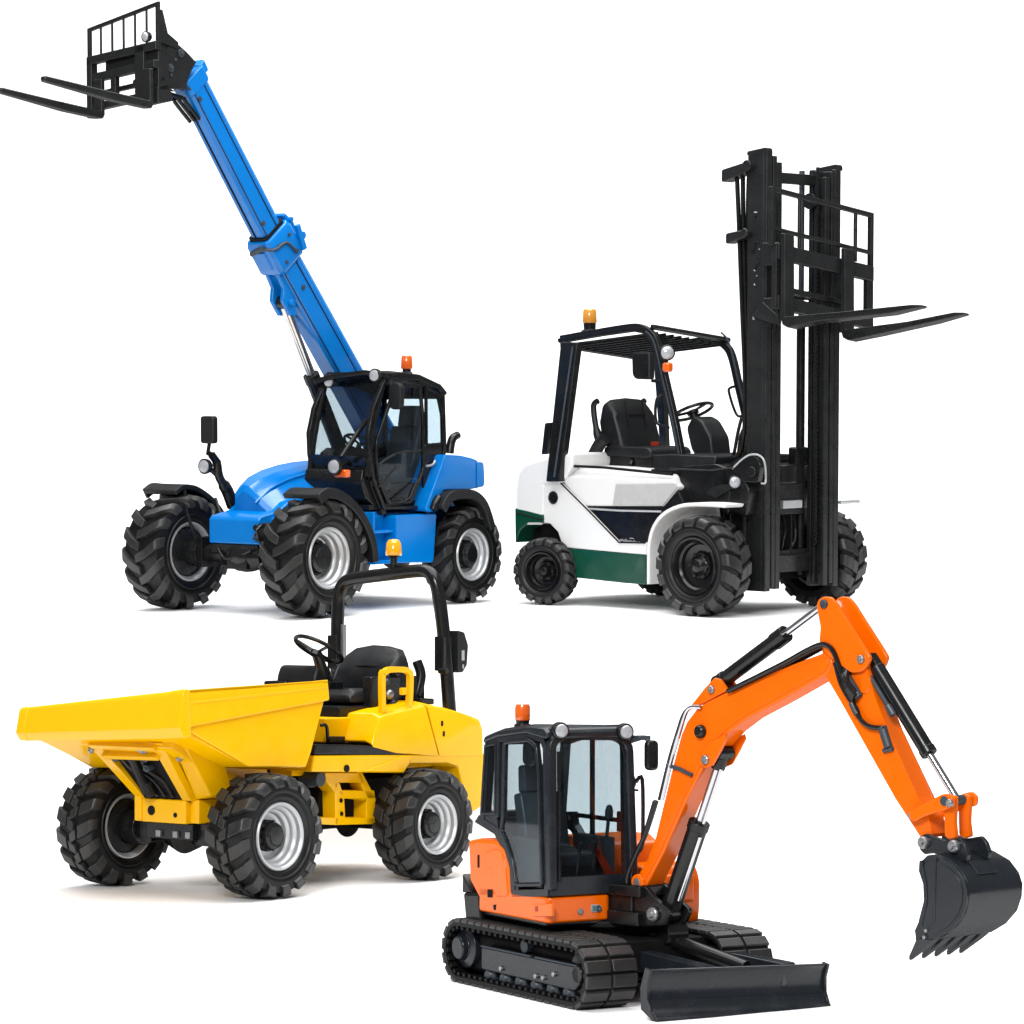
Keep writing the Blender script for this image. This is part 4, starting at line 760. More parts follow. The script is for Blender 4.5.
    b = MB(); b.loftp([(y, [(p[0]+f, 1.8+(p[1]-1.8)*k) for p in s0]) for y, k, f in ((-.36, .62, .08), (-.32, .8, .07), (-.24, .95, .02), (-.05, 1.02, 0), (.12, 1.0, 0), (.29, .93, .02), (.37, .78, .07), (.41, .6, .08))]); back = b.xf(SS).build('seat_back', 'vinyl', t, .03, 3, 40)
    b = MB(); b.tube([(-1.055, -.2, 2.04), (-1.04, .02, 2.05), (-1.055, .25, 2.04)], .009, 6)
    for y in (-.2, .25): b.tube([(-1.0, y, 1.84), (-1.02, y, 1.98), (-1.15, y, 2.17)], .009, 6)
    b.xf(SS).build('seam', 'dark', back, 0)
    b = MB(); b.tube(smooth([(-1.35, .42, 1.75), (-1.4, .44, 1.95), (-1.38, .40, 2.1)], 5), .05, 12); b.bx(-1.45, -1.3, -.3, .45, 1.66, 1.95); b.xf(SS).build('seat_frame', 'black', t, .015)
    for k, (x, z, r) in enumerate(((-1.05, 1.9, .04), (-1.1, 1.78, .05), (-1.2, 1.98, .035), (-1.15, 1.69, .04))):
        b = MB(); b.lathe([(r, -.06), (r, .02), (r*.6, .04), (0, .045)], (x, .55, z), (.2, 1, 0), 14); b.build('control_knob', ('graphite', 'bolt', 'black', 'graphite')[k], t, .004)
    b = MB(); b.bx(-1.3, -.85, .42, .54, 1.62, 1.96); b.build('control_panel', 'black', t, .02)
    # yellow guard loop beside the seat
    L = [(-0.519,0.84,1.605),(-0.669,0.84,1.616),(-0.662,0.84,1.965),(-0.696,0.84,2.009),(-0.772,0.84,2.034),(-0.979,0.84,2.03),(-1.049,0.84,2.006),(-1.077,0.84,1.96),(-1.063,0.84,1.717),(-1.025,0.84,1.639),(-0.955,0.84,1.614),(-0.662,0.84,1.61)]
    b = MB(); b.bar(smooth(L[1:], 4), .055, .05, (0, 1, 0)); b.build('guard_loop', 'yellow', t, .014, 3)
    b = MB(); p = [(-1.003,0.82,1.82)][0]; b.box(p, (.08, .05, .07)); b.build('loop_latch', 'yellow', t, .012)
    b = MB(); b.prism([(-1.412,1.741),(-1.615,1.73),(-1.615,1.67),(-1.412,1.685)], 'y', .2, .7); b.build('filler_cap', 'black', t, .015)
    # ---- dash and steering
    b = MB(); b.prism(rnd([(-.80, 1.62), (-.74, 1.93), (-.80, 2.06), (-.98, 2.05), (-1.05, 1.62)], .05), 'y', -.62, -.1); b.build('dashboard', 'plastic', t, .03, 3)
    b = MB(); c = V(-.82, -.12, 2.22); ax = V(-.5, .1, .85).normalized(); u = ax.orthogonal().normalized(); w = ax.cross(u)
    b.tube([c+(u*math.cos(a*PI/18)+w*math.sin(a*PI/18))*.25 for a in range(37)], .021, 10, False); b.lathe([(.07, -.04), (.06, .01), (0, .02)], c-ax*.04, ax, 20)
    for a in (.4, 2.5, 4.6): b.cyl(c-ax*.04, c+(u*math.cos(a)+w*math.sin(a))*.245, .017, 8)
    b.build('steering_wheel', 'black', t, 0)
    b = MB(); b.cyl(c-ax*.05, V(-.95, -.12, 1.85), .05, 14, .07); b.bx(-1.05, -.85, -.22, .0, 1.58, 1.9); b.build('steering_column', 'black', t, .01)
    b = MB(); b.tube([(-1.05, -.5, 1.6), (-1.06, -.5, 2.0)], .06, 10); b.bx(-1.3, -.7, -.75, -.45, 1.58, 1.9); b.build('side_console', 'black', t, .02)
    # ---- roll bar
    xr = -1.74
    rb = smooth([(xr, -.70, 1.55), (xr, -.70, 2.2), (xr, -.69, 2.6), (xr, -.67, 2.76), (xr, -.60, 2.87), (xr, -.46, 2.915), (xr, 0, 2.96), (xr, .36, 2.99), (xr, .52, 2.975), (xr, .605, 2.88), (xr-.02, .64, 2.7), (xr-.06, .67, 2.3), (xr-.11, .70, 1.55)], 6)
    b = MB(); b.tube(rb, .068, 18); rbo = b.build('roll_bar', 'black', t, 0)
    for (x, y, z) in ((xr-.06, .67, 2.2), (xr, -.70, 2.2)):
        b = MB(); b.bx(x-.06, x+.085, y-.06, y+.055, z-.2, z+.14); b.cyl((x+.08, y, z-.2), (x+.08, y+.11, z-.2), .03, 10); b.build('fold_hinge', 'black', rbo, .02, 2)
    b = MB(); b.prism(rnd([(-1.97, 1.98), (-2.04, 2.05), (-2.06, 2.25), (-2.0, 2.38), (-1.9, 2.4), (-1.9, 1.98)], .02), 'y', .64, .77); m = b.build('tail_lamp', 'plastic', t, .015, 3)
    b = MB(); b.bx(-1.99, -1.95, .77, .774, 2.1, 2.2); b.bx(-1.98, -1.96, .771, .775, 2.02, 2.06); b.build('warning_sticker', 'decal_grey', m, 0)
    b = MB(); b.bx(xr-.03, xr+.02, -.66, -.60, 2.1, 2.45); b.build('hinge_pin', 'bolt', t, .004)
    bc = V(xr, .06, 3.02)
    b = MB(); b.lathe([(.05, -.03), (.05, .04), (.035, .05), (.04, .1), (.06, .11), (.06, .13), (0, .13)], bc, (0, 0, 1), 24); be = b.build('beacon', 'black', t, .004)
    b = MB(); b.lathe([(.078, .125), (.085, .14), (.074, .25), (.05, .285), (0, .295)], bc, (0, 0, 1), 28); b.build('beacon_lens', 'yellow_lens', be, .006, 3)
    return t
dumper()

# ================================================================== MINI EXCAVATOR
def excavator():
    t = thing('mini_excavator', 'orange mini excavator on black rubber tracks, its arm reaching out over a dozer blade', 'excavator', (0.7828,20.8412,0.0000),-60,0)
    # ---- tracks
    xa, xb, r, zc = -1.06, .50, .20, .228
    def loop(off, n=14):
        p = [(xb+(r+off)*math.cos(R(-90+180*k/n)), zc+(r+off)*math.sin(R(-90+180*k/n))) for k in range(n+1)]
        return p+[(xa+(r+off)*math.cos(R(90+180*k/n)), zc+(r+off)*math.sin(R(90+180*k/n))) for k in range(n+1)]
    per = 2*(xb-xa)+2*PI*(r+.01)
    def along(s):
        s %= per; L = xb-xa; q = PI*(r+.01)
        if s < L: return Vector((xa+s, zc-r-.01)), Vector((1, 0))
        s -= L
        if s < q: a = -PI/2+PI*s/q; return Vector((xb+(r+.01)*math.cos(a), zc+(r+.01)*math.sin(a))), Vector((-math.sin(a), math.cos(a)))
        s -= q
        if s < L: return Vector((xb-s, zc+r+.01)), Vector((-1, 0))
        s -= L; a = PI/2+PI*s/q; return Vector((xa+(r+.01)*math.cos(a), zc+(r+.01)*math.sin(a))), Vector((-math.sin(a), math.cos(a)))
    for sg in (-1, 1):
        ya, yb = sorted((sg*.745, sg*.355)); ym = (ya+yb)/2; out = sg*.745
        b = MB(); o = loop(.01); i = loop(-.022); n = len(o); rings = []
        for k in range(n): rings.append([(o[k][0], ya, o[k][1]), (o[k][0], yb, o[k][1]), (i[k][0], yb, i[k][1]), (i[k][0], ya, i[k][1])])
        rings.append(rings[0]); b.loft(rings, cap=False); tk = b.build('track', 'sidewall', t, .006, 2, 50)
        b = MB(); N = 44
        for k in range(N):
            for (u0, u1, sh) in ((ya-.004, ym-.008, 0), (ym+.008, yb+.004, .5)):
                s0 = per*(k+sh*0)/N; quad = []
                for f, h in ((.0, -.006), (.06, .024), (.78, .024), (.92, -.006)):
                    p, d = along(s0+per/N*f); nn = Vector((d.y, -d.x)); q = p+nn*h; quad.append(q)
                b.loft([[(q.x, u, q.y) for q in quad] for u in (u0, u1)])
        b.build('track_lugs', 'rubber', tk, .009, 2, 30)
        # ribbed guide teeth along the inner run
        b = MB(); N = 56
        for k in range(N):
            p, d = along(per*k/N); nn = Vector((d.y, -d.x)); q = p-nn*.045; b.box((q.x, out-sg*.035, q.y), (.03, .05, .022), Matrix.Rotation(-math.atan2(d.y, d.x), 3, 'Y').to_euler())
        b.build('track_guides', 'sidewall', tk, 0)
        f = MB(); fy0, fy1 = sorted((out-sg*.05, out-sg*.3)); f.prism(rnd([(-.80, .12), (-.80, .285), (.52, .285), (.54, .17), (.47, .11)], .03), 'y', fy0, fy1); fo = f.build('track_frame', 'slate', t, .014, 3)
        f = MB(); f.beam((-.79, out-sg*.05, .287), (-.1, out-sg*.05, .287), .02, .012); f.beam((-.04, out-sg*.05, .287), (.50, out-sg*.05, .287), .02, .012); f.build('frame_edge', 'graphite', fo, .004)
        f = MB(); f.bx(-1.12, .6, out-sg*.12, out-sg*.36, .07, .37); f.build('track_core', 'dark', t, .05)
        f = MB(); f.lathe([(.0, .05), (.075, .05), (.085, .04), (.09, 0), (.15, -.02), (.15, -.2), (0, -.2)], (xa-.02, out-sg*.06, zc+.02), (0, sg, 0), 32); f.build('drive_sprocket', 'slate', t, .006)
        f = MB(); f.lathe([(0, .03), (.06, .03), (.07, .0), (.15, -.01), (.15, -.2), (0, -.2)], (xb, out-sg*.08, zc), (0, sg, 0), 32); f.build('idler', 'black', t, .006)
        for k in range(6):
            f = MB(); x = -.72+.215*k; f.lathe([(0, .02), (.035, .02), (.045, .0), (.07, -.01), (.07, -.15), (0, -.15)], (x, out-sg*.07, .085), (0, sg, 0), 18); f.build('track_roller', 'graphite', t, .004)
        f = MB(); f.lathe([(0, .02), (.05, .02), (.055, -.15), (0, -.15)], (-.25, out-sg*.1, .34), (0, sg, 0), 18); f.build('carrier_roller', 'graphite', t, .004)
        for p in [(-.5, .16), (-.02, .16), (.08, .16), (.22, .2)]: f = MB(); f.cyl((p[0], out-sg*.05, p[1]), (p[0], out-sg*.03, p[1]), .018, 8); f.build('frame_bolt', 'bolt', t, .003)
    b = MB(); b.bx(-.75, .45, -.4, .4, .2, .42); b.cyl((-.25, 0, .4), (-.25, 0, .60), .34, 36); b.cyl((-.25, 0, .47), (-.25, 0, .52), .42, 36); b.build('undercarriage', 'dark', t, .015)
    # ---- dozer blade
    bx_ = 1.22
    y0, y1 = -.57, .86
    BS = Matrix.Identity(4); BS[2][1] = -.035; BS[2][3] = -.02
    b = MB(); pr = [(bx_+.06, .0), (bx_+.0, .03), (bx_-.05, .10), (bx_-.06, .17), (bx_-.045, .24), (bx_-.01, .29), (bx_-.03, .30), (bx_-.08, .25), (bx_-.1, .16), (bx_-.09, .08), (bx_-.03, .01), (bx_+.05, -.015)]
    pr = [(p[0], p[1]+.035) for p in pr]
    b.prism(pr, 'y', y0, y1); bl = b.xf(BS).build('dozer_blade', 'slate', t, .008, 2)
    b = MB(); b.prism([(bx_+.085, .015), (bx_+.005, .055), (bx_-.04, .13), (bx_-.055, .13), (bx_-.02, .05), (bx_+.07, .005)], 'y', y0+.002, y1-.002); b.xf(BS).build('cutting_edge', 'slate', bl, .004)
    for y in (y0, y1-.012): b = MB(); b.prism([(bx_+.07, .005), (bx_+.01, .06), (bx_-.03, .14), (bx_-.03, .24), (bx_+.005, .33), (bx_-.06, .34), (bx_-.12, .2), (bx_-.11, .06), (bx_+.03, .0)], 'y', y-.004, y+.016); b.xf(BS).build('end_plate', 'slate', bl, .004)
    for y in (-.16, .42):
        b = MB(); b.beam((.25, y*.8, .30), (bx_-.06, y+.15, .22), .1, .12, (0, 0, 1), .13, .16); b.build('blade_arm', 'slate', t, .012)
    b = MB(); b.cyl((.45, .12, .40), (1.05, .3, .27), .05, 16); b.build('blade_cylinder', 'black', t, .004)
    b = MB(); b.cyl((.42, .03, .46), (.42, .2, .46), .09, 20); b.build('blade_pivot', 'black', t, .01)
    # ---- house
    Yn = -.68
    bs = [(-0.861,0.617),(0.17,0.708),(0.17,0.527),(-0.827,0.437)]
    P = [bs[0], (.09, bs[1][1]), (.09, bs[2][1]), bs[3]]
    z1, z0 = bs[1][1], bs[2][1]; x0 = bs[0][0]
    b = MB(); b.prism([(x0, Yn), (.07, Yn), (.10, Yn+.04), (.10, -.20), (.07, -.17), (x0, -.17)], 'z', z0, z1); b.build('side_skirt', 'orange', t, .02, 3)
    b = MB(); b.prism([(x0-.12, -.6), (-1.2, -.35), (-1.25, 0), (-1.2, .35), (-1.0, .64), (-.1, .64), (.08, .4), (.08, -.2), (.02, Yn+.03), (x0, Yn+.03)], 'z', z0-.03, z0+.05); b.build('house_floor', 'black', t, .015)
    rp = [(-1.021,1.013),(-0.868,1.041),(-0.6,1.047),(-0.468,0.988),(-0.416,0.862),(-0.396,0.658),(-0.861,0.613),(-0.997,0.731)]
    b = MB(); b.loftp([(Yn, rp), (Yn+.06, [(p[0]-.02 if p[0] < -1.0 else p[0], p[1]) for p in rp]), (-.3, [(p[0]-.12 if p[0] < -1.0 else p[0], p[1]) for p in rp]), (.2, [(p[0]-.14 if p[0] < -1.0 else p[0], p[1]) for p in rp]), (.6, [(p[0] if p[0] < -1.0 else p[0], p[1]) for p in rp])]); b.build('engine_cover', 'orange', t, .03, 4)
    b = MB(); b.prism(rnd([(-0.767,0.949),(-0.6,0.991),(-0.514,0.968),(-0.461,0.858),(-0.435,0.668),(-0.613,0.652),(-0.626,0.845),(-0.767,0.85)], .03), 'y', Yn-.008, Yn+.01); b.build('cover_panel', 'orange', t, .008, 3)
    cb = [(-1.114,0.634),(-0.874,0.655),(-0.841,0.438),(-0.953,0.427),(-1.08,0.448)]
    b = MB(); b.loftp([(Yn+.01, cb), (-.4, [(p[0]-.12, p[1]) for p in cb]), (0, [(p[0]-.16, p[1]) for p in cb]), (.4, [(p[0]-.1, p[1]) for p in cb])]); b.build('counterweight', 'black', t, .025, 3)
    b = MB(); b.prism([(-1.136,0.769),(-1.047,0.693),(-1.006,0.643),(-1.143,0.631)], 'y', Yn+.02, .3); b.build('rear_grille', 'black', t, .012)
    b = MB(); b.prism(rnd([(-1.0, .44), (-.06, .44), (-.04, .56), (-.04, .76), (-.1, .86), (-1.0, .86)], .05), 'y', .22, .66); b.prism(rnd([(-.12, .6), (-.02, .6), (-.02, .8), (-.12, .8)], .03), 'y', .3, .6); b.build('tank_cover', 'orange', t, .03, 4)
    for (q, m, nm, d) in (([(-0.874,0.924),(-0.847,0.926),(-0.847,0.835),(-0.874,0.833)], 'dark', 'panel_slot', .004), ([(-0.723,0.692),(-0.66,0.697),(-0.66,0.641),(-0.723,0.636)], 'dark', 'panel_tag', .008), ([(-0.653,0.589),(-0.606,0.597),(-0.613,0.557),(-0.64,0.554)], 'dark', 'skirt_hole', .004), ([(-0.081,0.644),(0.17,0.673),(0.17,0.588),(-0.075,0.565)], 'orange', 'skirt_latch', .012)):
        b = MB(); b.prism(q, 'y', Yn-d, Yn+.01); b.build(nm, m, t, .003)
    b = MB(); b.prism([(-0.049,0.634),(-0.011,0.638),(-0.011,0.603),(-0.049,0.599)], 'y', Yn-.016, Yn-.005); b.build('latch_key', 'red', t, .002)
    b = MB(); b.prism(rnd([(-0.337,0.643),(-0.271,0.638),(-0.248,0.622),(-0.248,0.599),(-0.271,0.586),(-0.337,0.591)], .012), 'x', .098, .106); o = b.build('skirt_badge', 'decal_grey', t, .002)
    b = MB(); b.prism([(-0.327,0.634),(-0.293,0.632),(-0.293,0.595),(-0.327,0.597)], 'x', .104, .108); b.build('badge_panel', 'teal', o, 0)
    b = MB(); b.tube(smooth([(0.108,-0.287,0.63),(0.108,-0.287,0.597),(0.108,-0.272,0.6),(0.108,-0.262,0.612),(0.108,-0.272,0.626),(0.108,-0.287,0.63)], 3), .007, 6); b.build('badge_letter', 'graphite', o, 0)
    b = MB(); p = [(-0.423,0.599)][0]; b.cyl((.095, p[0], p[1]), (.11, p[0], p[1]), .022, 14); b.build('skirt_bolt', 'bolt', t, .003)
    # ---- cab
    Xf, Yr = .10, .0
    sd = [(-0.767,1.74),(-0.567,1.784),(-0.176,1.823),(0.03,1.809),(0.124,1.734),(0.17,0.81),(0.17,0.715),(-0.396,0.665),(-0.419,0.861),(-0.494,0.986),(-0.613,1.089),(-0.895,1.156),(-0.834,1.209)]
    zt = sd[2][1]
    sd[4] = (Xf-.02, sd[4][1]); sd[5] = (Xf, sd[5][1]); sd[6] = (Xf, sd[6][1]); sd[3] = (Xf-.08, sd[3][1])
    cab = MB(); cab.ring(sd, .05, 'y', Yn-.0, Yn+.06); cab.ring(sd, .05, 'y', Yr-.06, Yr)
    cab.bx(Xf-.03, Xf+.012, Yn+.01, Yr-.01, sd[6][1], sd[5][1]+.03)
    for p in (sd[0], sd[12]): cab.cyl((p[0]+.03, Yn+.03, p[1]), (p[0]+.03, Yr-.03, p[1]), .035, 10)
    cab.prism([(-0.93,1.152),(-0.648,1.086),(-0.529,0.983),(-0.454,0.858),(-0.431,0.66),(-0.307,0.671),(-0.307,0.74),(-0.431,0.908),(-0.519,1.049),(-0.585,1.11),(-0.618,1.223),(-0.869,1.206)], 'y', Yn+.005, Yn+.05)
    cab.prism([(-0.93,1.152),(-0.648,1.086),(-0.529,0.983),(-0.454,0.858),(-0.431,0.66),(-0.307,0.671),(-0.307,0.74),(-0.431,0.908),(-0.519,1.049),(-0.585,1.11),(-0.618,1.223),(-0.869,1.206)], 'y', Yr-.05, Yr-.005)
    cab = cab.build('cab', 'slate', t, .014, 3)
    # corner posts of the windscreen frame
    wf = [(Yn+.03, sd[6][1]+.04), (Yn+.03, zt-.06), (Yn+.12, zt-.015), (Yr-.12, zt-.03), (Yr-.03, zt-.09), (Yr+.0, sd[6][1]+.04)]
    wt = lambda z: Xf-.0-.03*max(0, z-1.2)
    b = MB(); b.bar([(wt(z), y, z) for y, z in rnd(wf, .05, 3, (1, 2, 3, 4))], .062, .075, (1, 0, 0)); b.build('windscreen_frame', 'slate', cab, .016, 3)
    b = MB(); b.tube([(Xf+.03, Yn+.075, sd[6][1]+.1), (wt(1.7)+.03, Yn+.075, 1.7)], .012, 8); b.build('door_seal', 'black', cab, 0)
    b = MB(); q = [(wt(z)-.004, y, z) for y, z in wf]; q2 = [(p[0]-.006, p[1], p[2]) for p in q]; b.loft([q, q2]); b.build('windscreen', 'tint', cab, 0)
    dg = [(-0.494,1.751),(-0.145,1.786),(-0.03,1.743),(0.008,1.568),(0.052,0.778),(-0.331,0.742),(-0.383,0.913),(-0.474,1.05),(-0.54,1.114),(-0.514,1.23)]
    b = MB(); b.ring(rnd(dg, .04), .03, 'y', Yn-.02, Yn+.02); d = b.build('door', 'slate', cab, .01, 3)
    b = MB(); b.prism(inset(rnd(dg, .04), .02), 'y', Yn-.004, Yn+.002); b.build('pane', 'glass', d, 0)
    rw = [(-0.767,1.71),(-0.6,1.734),(-0.606,1.224),(-0.827,1.21)]
    b = MB(); b.ring(rw, .02, 'y', Yn-.012, Yn+.02); d = b.build('rear_side_window', 'slate', cab, .006)
    b = MB(); b.prism(inset(rw, .012), 'y', Yn, Yn+.006); b.build('pane', 'tint', d, 0)
    b = MB(); b.beam([(-0.588,-0.66,1.747),(-0.602,-0.66,1.207)][0], [(-0.588,-0.66,1.747),(-0.602,-0.66,1.207)][1], .05, .05, (1, 0, 0)); b.build('door_post', 'slate', cab, .01)
    b = MB(); b.prism(inset(sd, .03), 'y', Yr-.03, Yr-.024); b.build('far_window', 'glass', cab, 0)
    b = MB(); b.beam((-.38, Yr-.03, .95), (-.38, Yr-.03, zt-.03), .03, .03, (1, 0, 0)); b.beam((-.66, Yr-.03, 1.2), (Xf-.05, Yr-.03, 1.2), .03, .03); b.build('far_window_bar', 'slate', cab, .005)
    b = MB(); b.bx(sd[0][0]+.02, sd[0][0]+.03, Yn+.05, Yr-.05, 1.25, zt-.06); b.build('rear_window', 'tint', cab, 0)
    # roof
    rf = [(-0.79,1.722),(-0.767,1.773),(-0.583,1.82),(-0.176,1.865),(0.045,1.861),(0.108,1.829),(0.095,1.788),(-0.176,1.817),(-0.567,1.776)]
    b = MB(); b.loftp([(Yn-.015, [(p[0], p[1]-.01) for p in rf]), (Yn+.06, [(p[0], p[1]+.012) for p in rf]), (Yr-.08, [(p[0], p[1]-.005) for p in rf]), (Yr+.02, [(p[0], p[1]-.03) for p in rf])]); b.build('roof', 'slate', t, .025, 3)
    b = MB(); b.prism([(Xf-.14, zt-.01), (Xf+.02, zt-.05), (Xf+.035, zt-.01), (Xf-.0, zt+.035), (Xf-.14, zt+.045)], 'y', Yn+.02, Yr-.01); b.build('roof_visor', 'slate', t, .02, 3)
    def lamp(c, rr, d=(1, -.1, 0)):
        d = Vector(d).normalized(); h = MB(); h.lathe([(0, -.1), (rr*.8, -.09), (rr*1.2, -.04), (rr*1.2, .005), (rr*.95, .01), (0, 0)], c, d, 24); o = h.build('work_lamp', 'black', t, .006)
        l = MB(); l.lathe([(rr*.95, .008), (rr*.8, .022), (rr*.4, .03), (0, .033)], c, d, 24); l.build('lens', 'clear', o, 0)
    lamp((Xf+.06, Yn+.07, zt+.02), .05); lamp((Xf+.06, Yr-.09, zt+.0), .05)
    bc = V(*[(-0.516,-0.52,1.845)][0])
    b = MB(); b.lathe([(.06, -.03), (.06, .012), (.045, .02), (.05, .045), (0, .045)], bc, (0, 0, 1), 24); be = b.build('beacon', 'black', t, .004)
    b = MB(); b.lathe([(.053, .04), (.056, .05), (.055, .13), (.047, .155), (0, .165)], bc, (0, 0, 1), 28); b.build('beacon_lens', 'orange_lens', be, .005, 3)
    # mirrors and rails
    b = MB(); b.tube([(Xf-.0, Yr-.02, zt-.07), (Xf+.06, Yr+.06, zt-.04), (Xf+.09, Yr+.1, zt-.09)], .017, 8); b.bx(Xf-.02, Xf+.08, Yr+.0, Yr+.10, zt-.06, zt-.03); b.build('mirror_arm', 'graphite', t, .004)
    b = MB(); b.prism(rnd([(Yr+.05, zt-.27), (Yr+.145, zt-.27), (Yr+.145, zt-.06), (Yr+.05, zt-.06)], .04), 'x', Xf+.06, Xf+.12); b.build('mirror', 'black', t, .02, 3)
    b = MB(); b.prism(rnd([(-0.352,1.742),(-0.198,1.774),(-0.185,1.604),(-0.217,1.577),(-0.33,1.581),(-0.359,1.612)], .03), 'y', -.62, -.56); b.build('mirror', 'black', t, .02, 3)
    b = MB(); b.tube(smooth([(Xf+.03, Yr+.01, zt-.35), (Xf+.08, Yr+.03, zt-.33), (Xf+.08, Yr+.035, zt-.7), (Xf+.07, Yr+.03, 1.02), (Xf+.02, Yr+.02, .98)], 4), .014, 8); b.build('grab_rail', 'black', t, 0)
    b = MB(); b.tube(smooth([(wt(1.7)+.012, -.08, zt-.1), (wt(1.6)+.016, -.05, zt-.22), (wt(1.5)+.016, .02, zt-.34), (wt(1.4)+.016, .0, zt-.40)], 4), .006, 6); b.tube([(wt(1.4)+.016, -.04, zt-.40), (wt(1.4)+.016, .04, zt-.41)], .008, 6); b.build('wiper', 'dark', cab, 0)
    # interior
    b = MB(); b.prism(rnd([(-.58, .95), (-.62, 1.2), (-.66, 1.36), (-.56, 1.38), (-.5, 1.2), (-.46, 1.0), (-.1, .98), (-.1, .88), (-.5, .88)], .03), 'y', -.52, -.16); s = b.build('seat', 'graphite', t, .03, 3)
    b = MB(); b.prism(rnd([(-.67, 1.36), (-.68, 1.56), (-.6, 1.57), (-.57, 1.38)], .03), 'y', -.47, -.21); b.build('headrest', 'graphite', s, .025, 3)
    b = MB(); b.bx(-.66, .0, Yn+.07, Yr-.07, sd[6][1]+.01, sd[6][1]+.06); b.bx(-.66, -.1, -.5, -.18, .72, .89); b.bx(-.7, -.64, Yn+.07, Yr-.07, .7, 1.2); b.build('cab_floor', 'dark', t, .01)
    for y in (-.62, -.12): b = MB(); b.bx(-.5, -.08, y, y+.09, .75, 1.08); b.cyl((-.12, y+.045, 1.06), (-.09, y+.045, 1.22), .014, 8); b.lathe([(0, 0), (.028, .01), (.03, .06), (.02, .1), (0, .11)], (-.09, y+.045, 1.2), (.1, 0, 1), 12); b.build('control_console', 'graphite', t, .012)
    for y in (-.38, -.26): b = MB(); b.cyl((-.02, y, .76), (.02, y, 1.02), .013, 8); b.lathe([(0, 0), (.022, .01), (.022, .05), (0, .06)], (.02, y, 1.01), (0, 0, 1), 12); b.build('travel_lever', 'black', t, 0)
    b = MB(); b.hexa([(.0, -.12, .78), (.0, -.05, .78), (-.02, -.05, .78), (-.02, -.12, .78), (-.06, -.24, 1.03), (-.06, -.18, 1.03), (-.08, -.18, 1.03), (-.08, -.24, 1.03)]); b.build('safety_lever', 'red', t, .005)
    b = MB(); b.bx(-.06, -.03, -.03, .06, 1.12, 1.26); b.cyl((-.05, .02, .9), (-.05, .02, 1.14), .012, 8); b.build('monitor', 'black', t, .008)
    # ---- boom swing frame: from here geometry is drawn in the swung plane of the boom
    bo, bd = (0.45,0.06,0),14.0
    SW = Matrix.Translation(bo)@Matrix.Rotation(R(bd), 4, 'Z')
    def bd_(mb, *a, **k): return mb.xf(SW).build(*a, **k)
    b = MB(); b.bx(-.45, -.12, -.17, .14, .50, .60); b.bx(-.45, -.1, -.17, .14, .70, .78); b.cyl((-.26, 0, .48), (-.26, 0, .80), .09, 20); b.bx(-.5, -.2, -.14, .1, .5, .72); bd_(b, 'swing_post', 'black', t, .012)
    b = MB(); b.prism(rnd([(-.25, .78), (-.3, .55), (-.1, .5), (.08, .52), (.14, .62), (.0, .7), (-.1, .78)], .03), 'y', -.12, -.075); b.prism(rnd([(-.25, .78), (-.3, .55), (-.1, .5), (.08, .52), (.14, .62), (.0, .7), (-.1, .78)], .03), 'y', .075, .12); bd_(b, 'swing_bracket', 'black', t, .012)
    for p, rr, y in (((-.01, .595), .05, -.125),):
        b = MB(); b.lathe([(rr, 0), (rr, .02), (rr*.8, .028), (rr*.5, .028), (rr*.4, .04), (0, .04)], (p[0], y, p[1]), (0, -1, 0), 20); bd_(b, 'pivot_pin', 'bolt', t, .003)
    # boom
    hb = .085
    bm_ = [(0.124,1.595),(0.206,1.822),(0.257,1.909),(0.345,1.998),(0.449,2.052),(0.934,2.24),(1.455,2.393),(1.515,2.378),(1.536,2.323),(1.487,2.256),(1.11,2.082),(0.8,1.948),(0.643,1.854),(0.575,1.797),(0.449,1.674),(0.257,1.384)]
    bl_ = [(0.056,1.028),(-0.081,0.828),(-0.138,0.745),(-0.173,0.726),(-0.207,0.777),(-0.212,0.827),(-0.115,0.951),(-0.035,1.106)]
    b = MB(); b.prism(bm_+bl_, 'y', -hb, hb); bo_ = bd_(b, 'boom', 'orange', t, .012, seg=3)
    b = MB(); b.prism([(p[0], p[1]) for p in inset(bm_+bl_, .03)], 'y', -hb-.006, -hb+.01); bd_(b, 'boom_web', 'orange', bo_, .004)
    b = MB(); b.lathe([(.055, -.12), (.055, .12)], (-.175, 0, .80), (0, 1, 0), 24); bd_(b, 'boom_foot', 'orange', bo_, .01)
    b = MB(); b.cyl((-.175, -.125, .80), (-.175, -.112, .80), .03, 14); bd_(b, 'foot_pin', 'bolt', bo_, .003)
    # bracket for the arm cylinder on the boom's back
    br = [(0.279,2.02),(0.406,2.143),(0.493,2.213),(0.543,2.206),(0.611,2.131),(0.383,2.032),(0.313,2.009)]
    for y in (-.07, .04): b = MB(); b.prism(br, 'y', y, y+.03); bd_(b, 'cylinder_bracket', 'orange', t, .008)
    lug = [(0.391,1.624),(0.419,1.71),(0.488,1.781),(0.624,1.837),(0.636,1.803),(0.579,1.717),(0.515,1.629),(0.454,1.606)]
    b = MB(); b.prism(lug, 'y', -.112, -.088); bd_(b, 'cylinder_lug', 'orange', t, .008); b = MB(); b.prism(lug, 'y', .088, .1); bd_(b, 'cylinder_lug', 'orange', t, .008)
    def pin(p, rr, y, m='bolt', h=.02): b = MB(); b.lathe([(rr, 0), (rr, h*.7), (rr*.8, h), (rr*.45, h), (rr*.4, h*1.5), (0, h*1.5)], (p[0], y, p[1]), (0, -1, 0), 20); bd_(b, 'pivot_pin', m, t, .002)
    pin([(0.458,1.664)][0], .032, -.113); pin([(0.474,2.133)][0], .028, -.07); 
    b = MB(); p = [(0.414,1.851)][0]; b.lathe([(.045, 0), (.045, .03), (.03, .045), (0, .045)], (p[0]-.012, -.09, p[1]), (0, -1, 0), 18); bd_(b, 'work_lamp', 'black', t, .008)
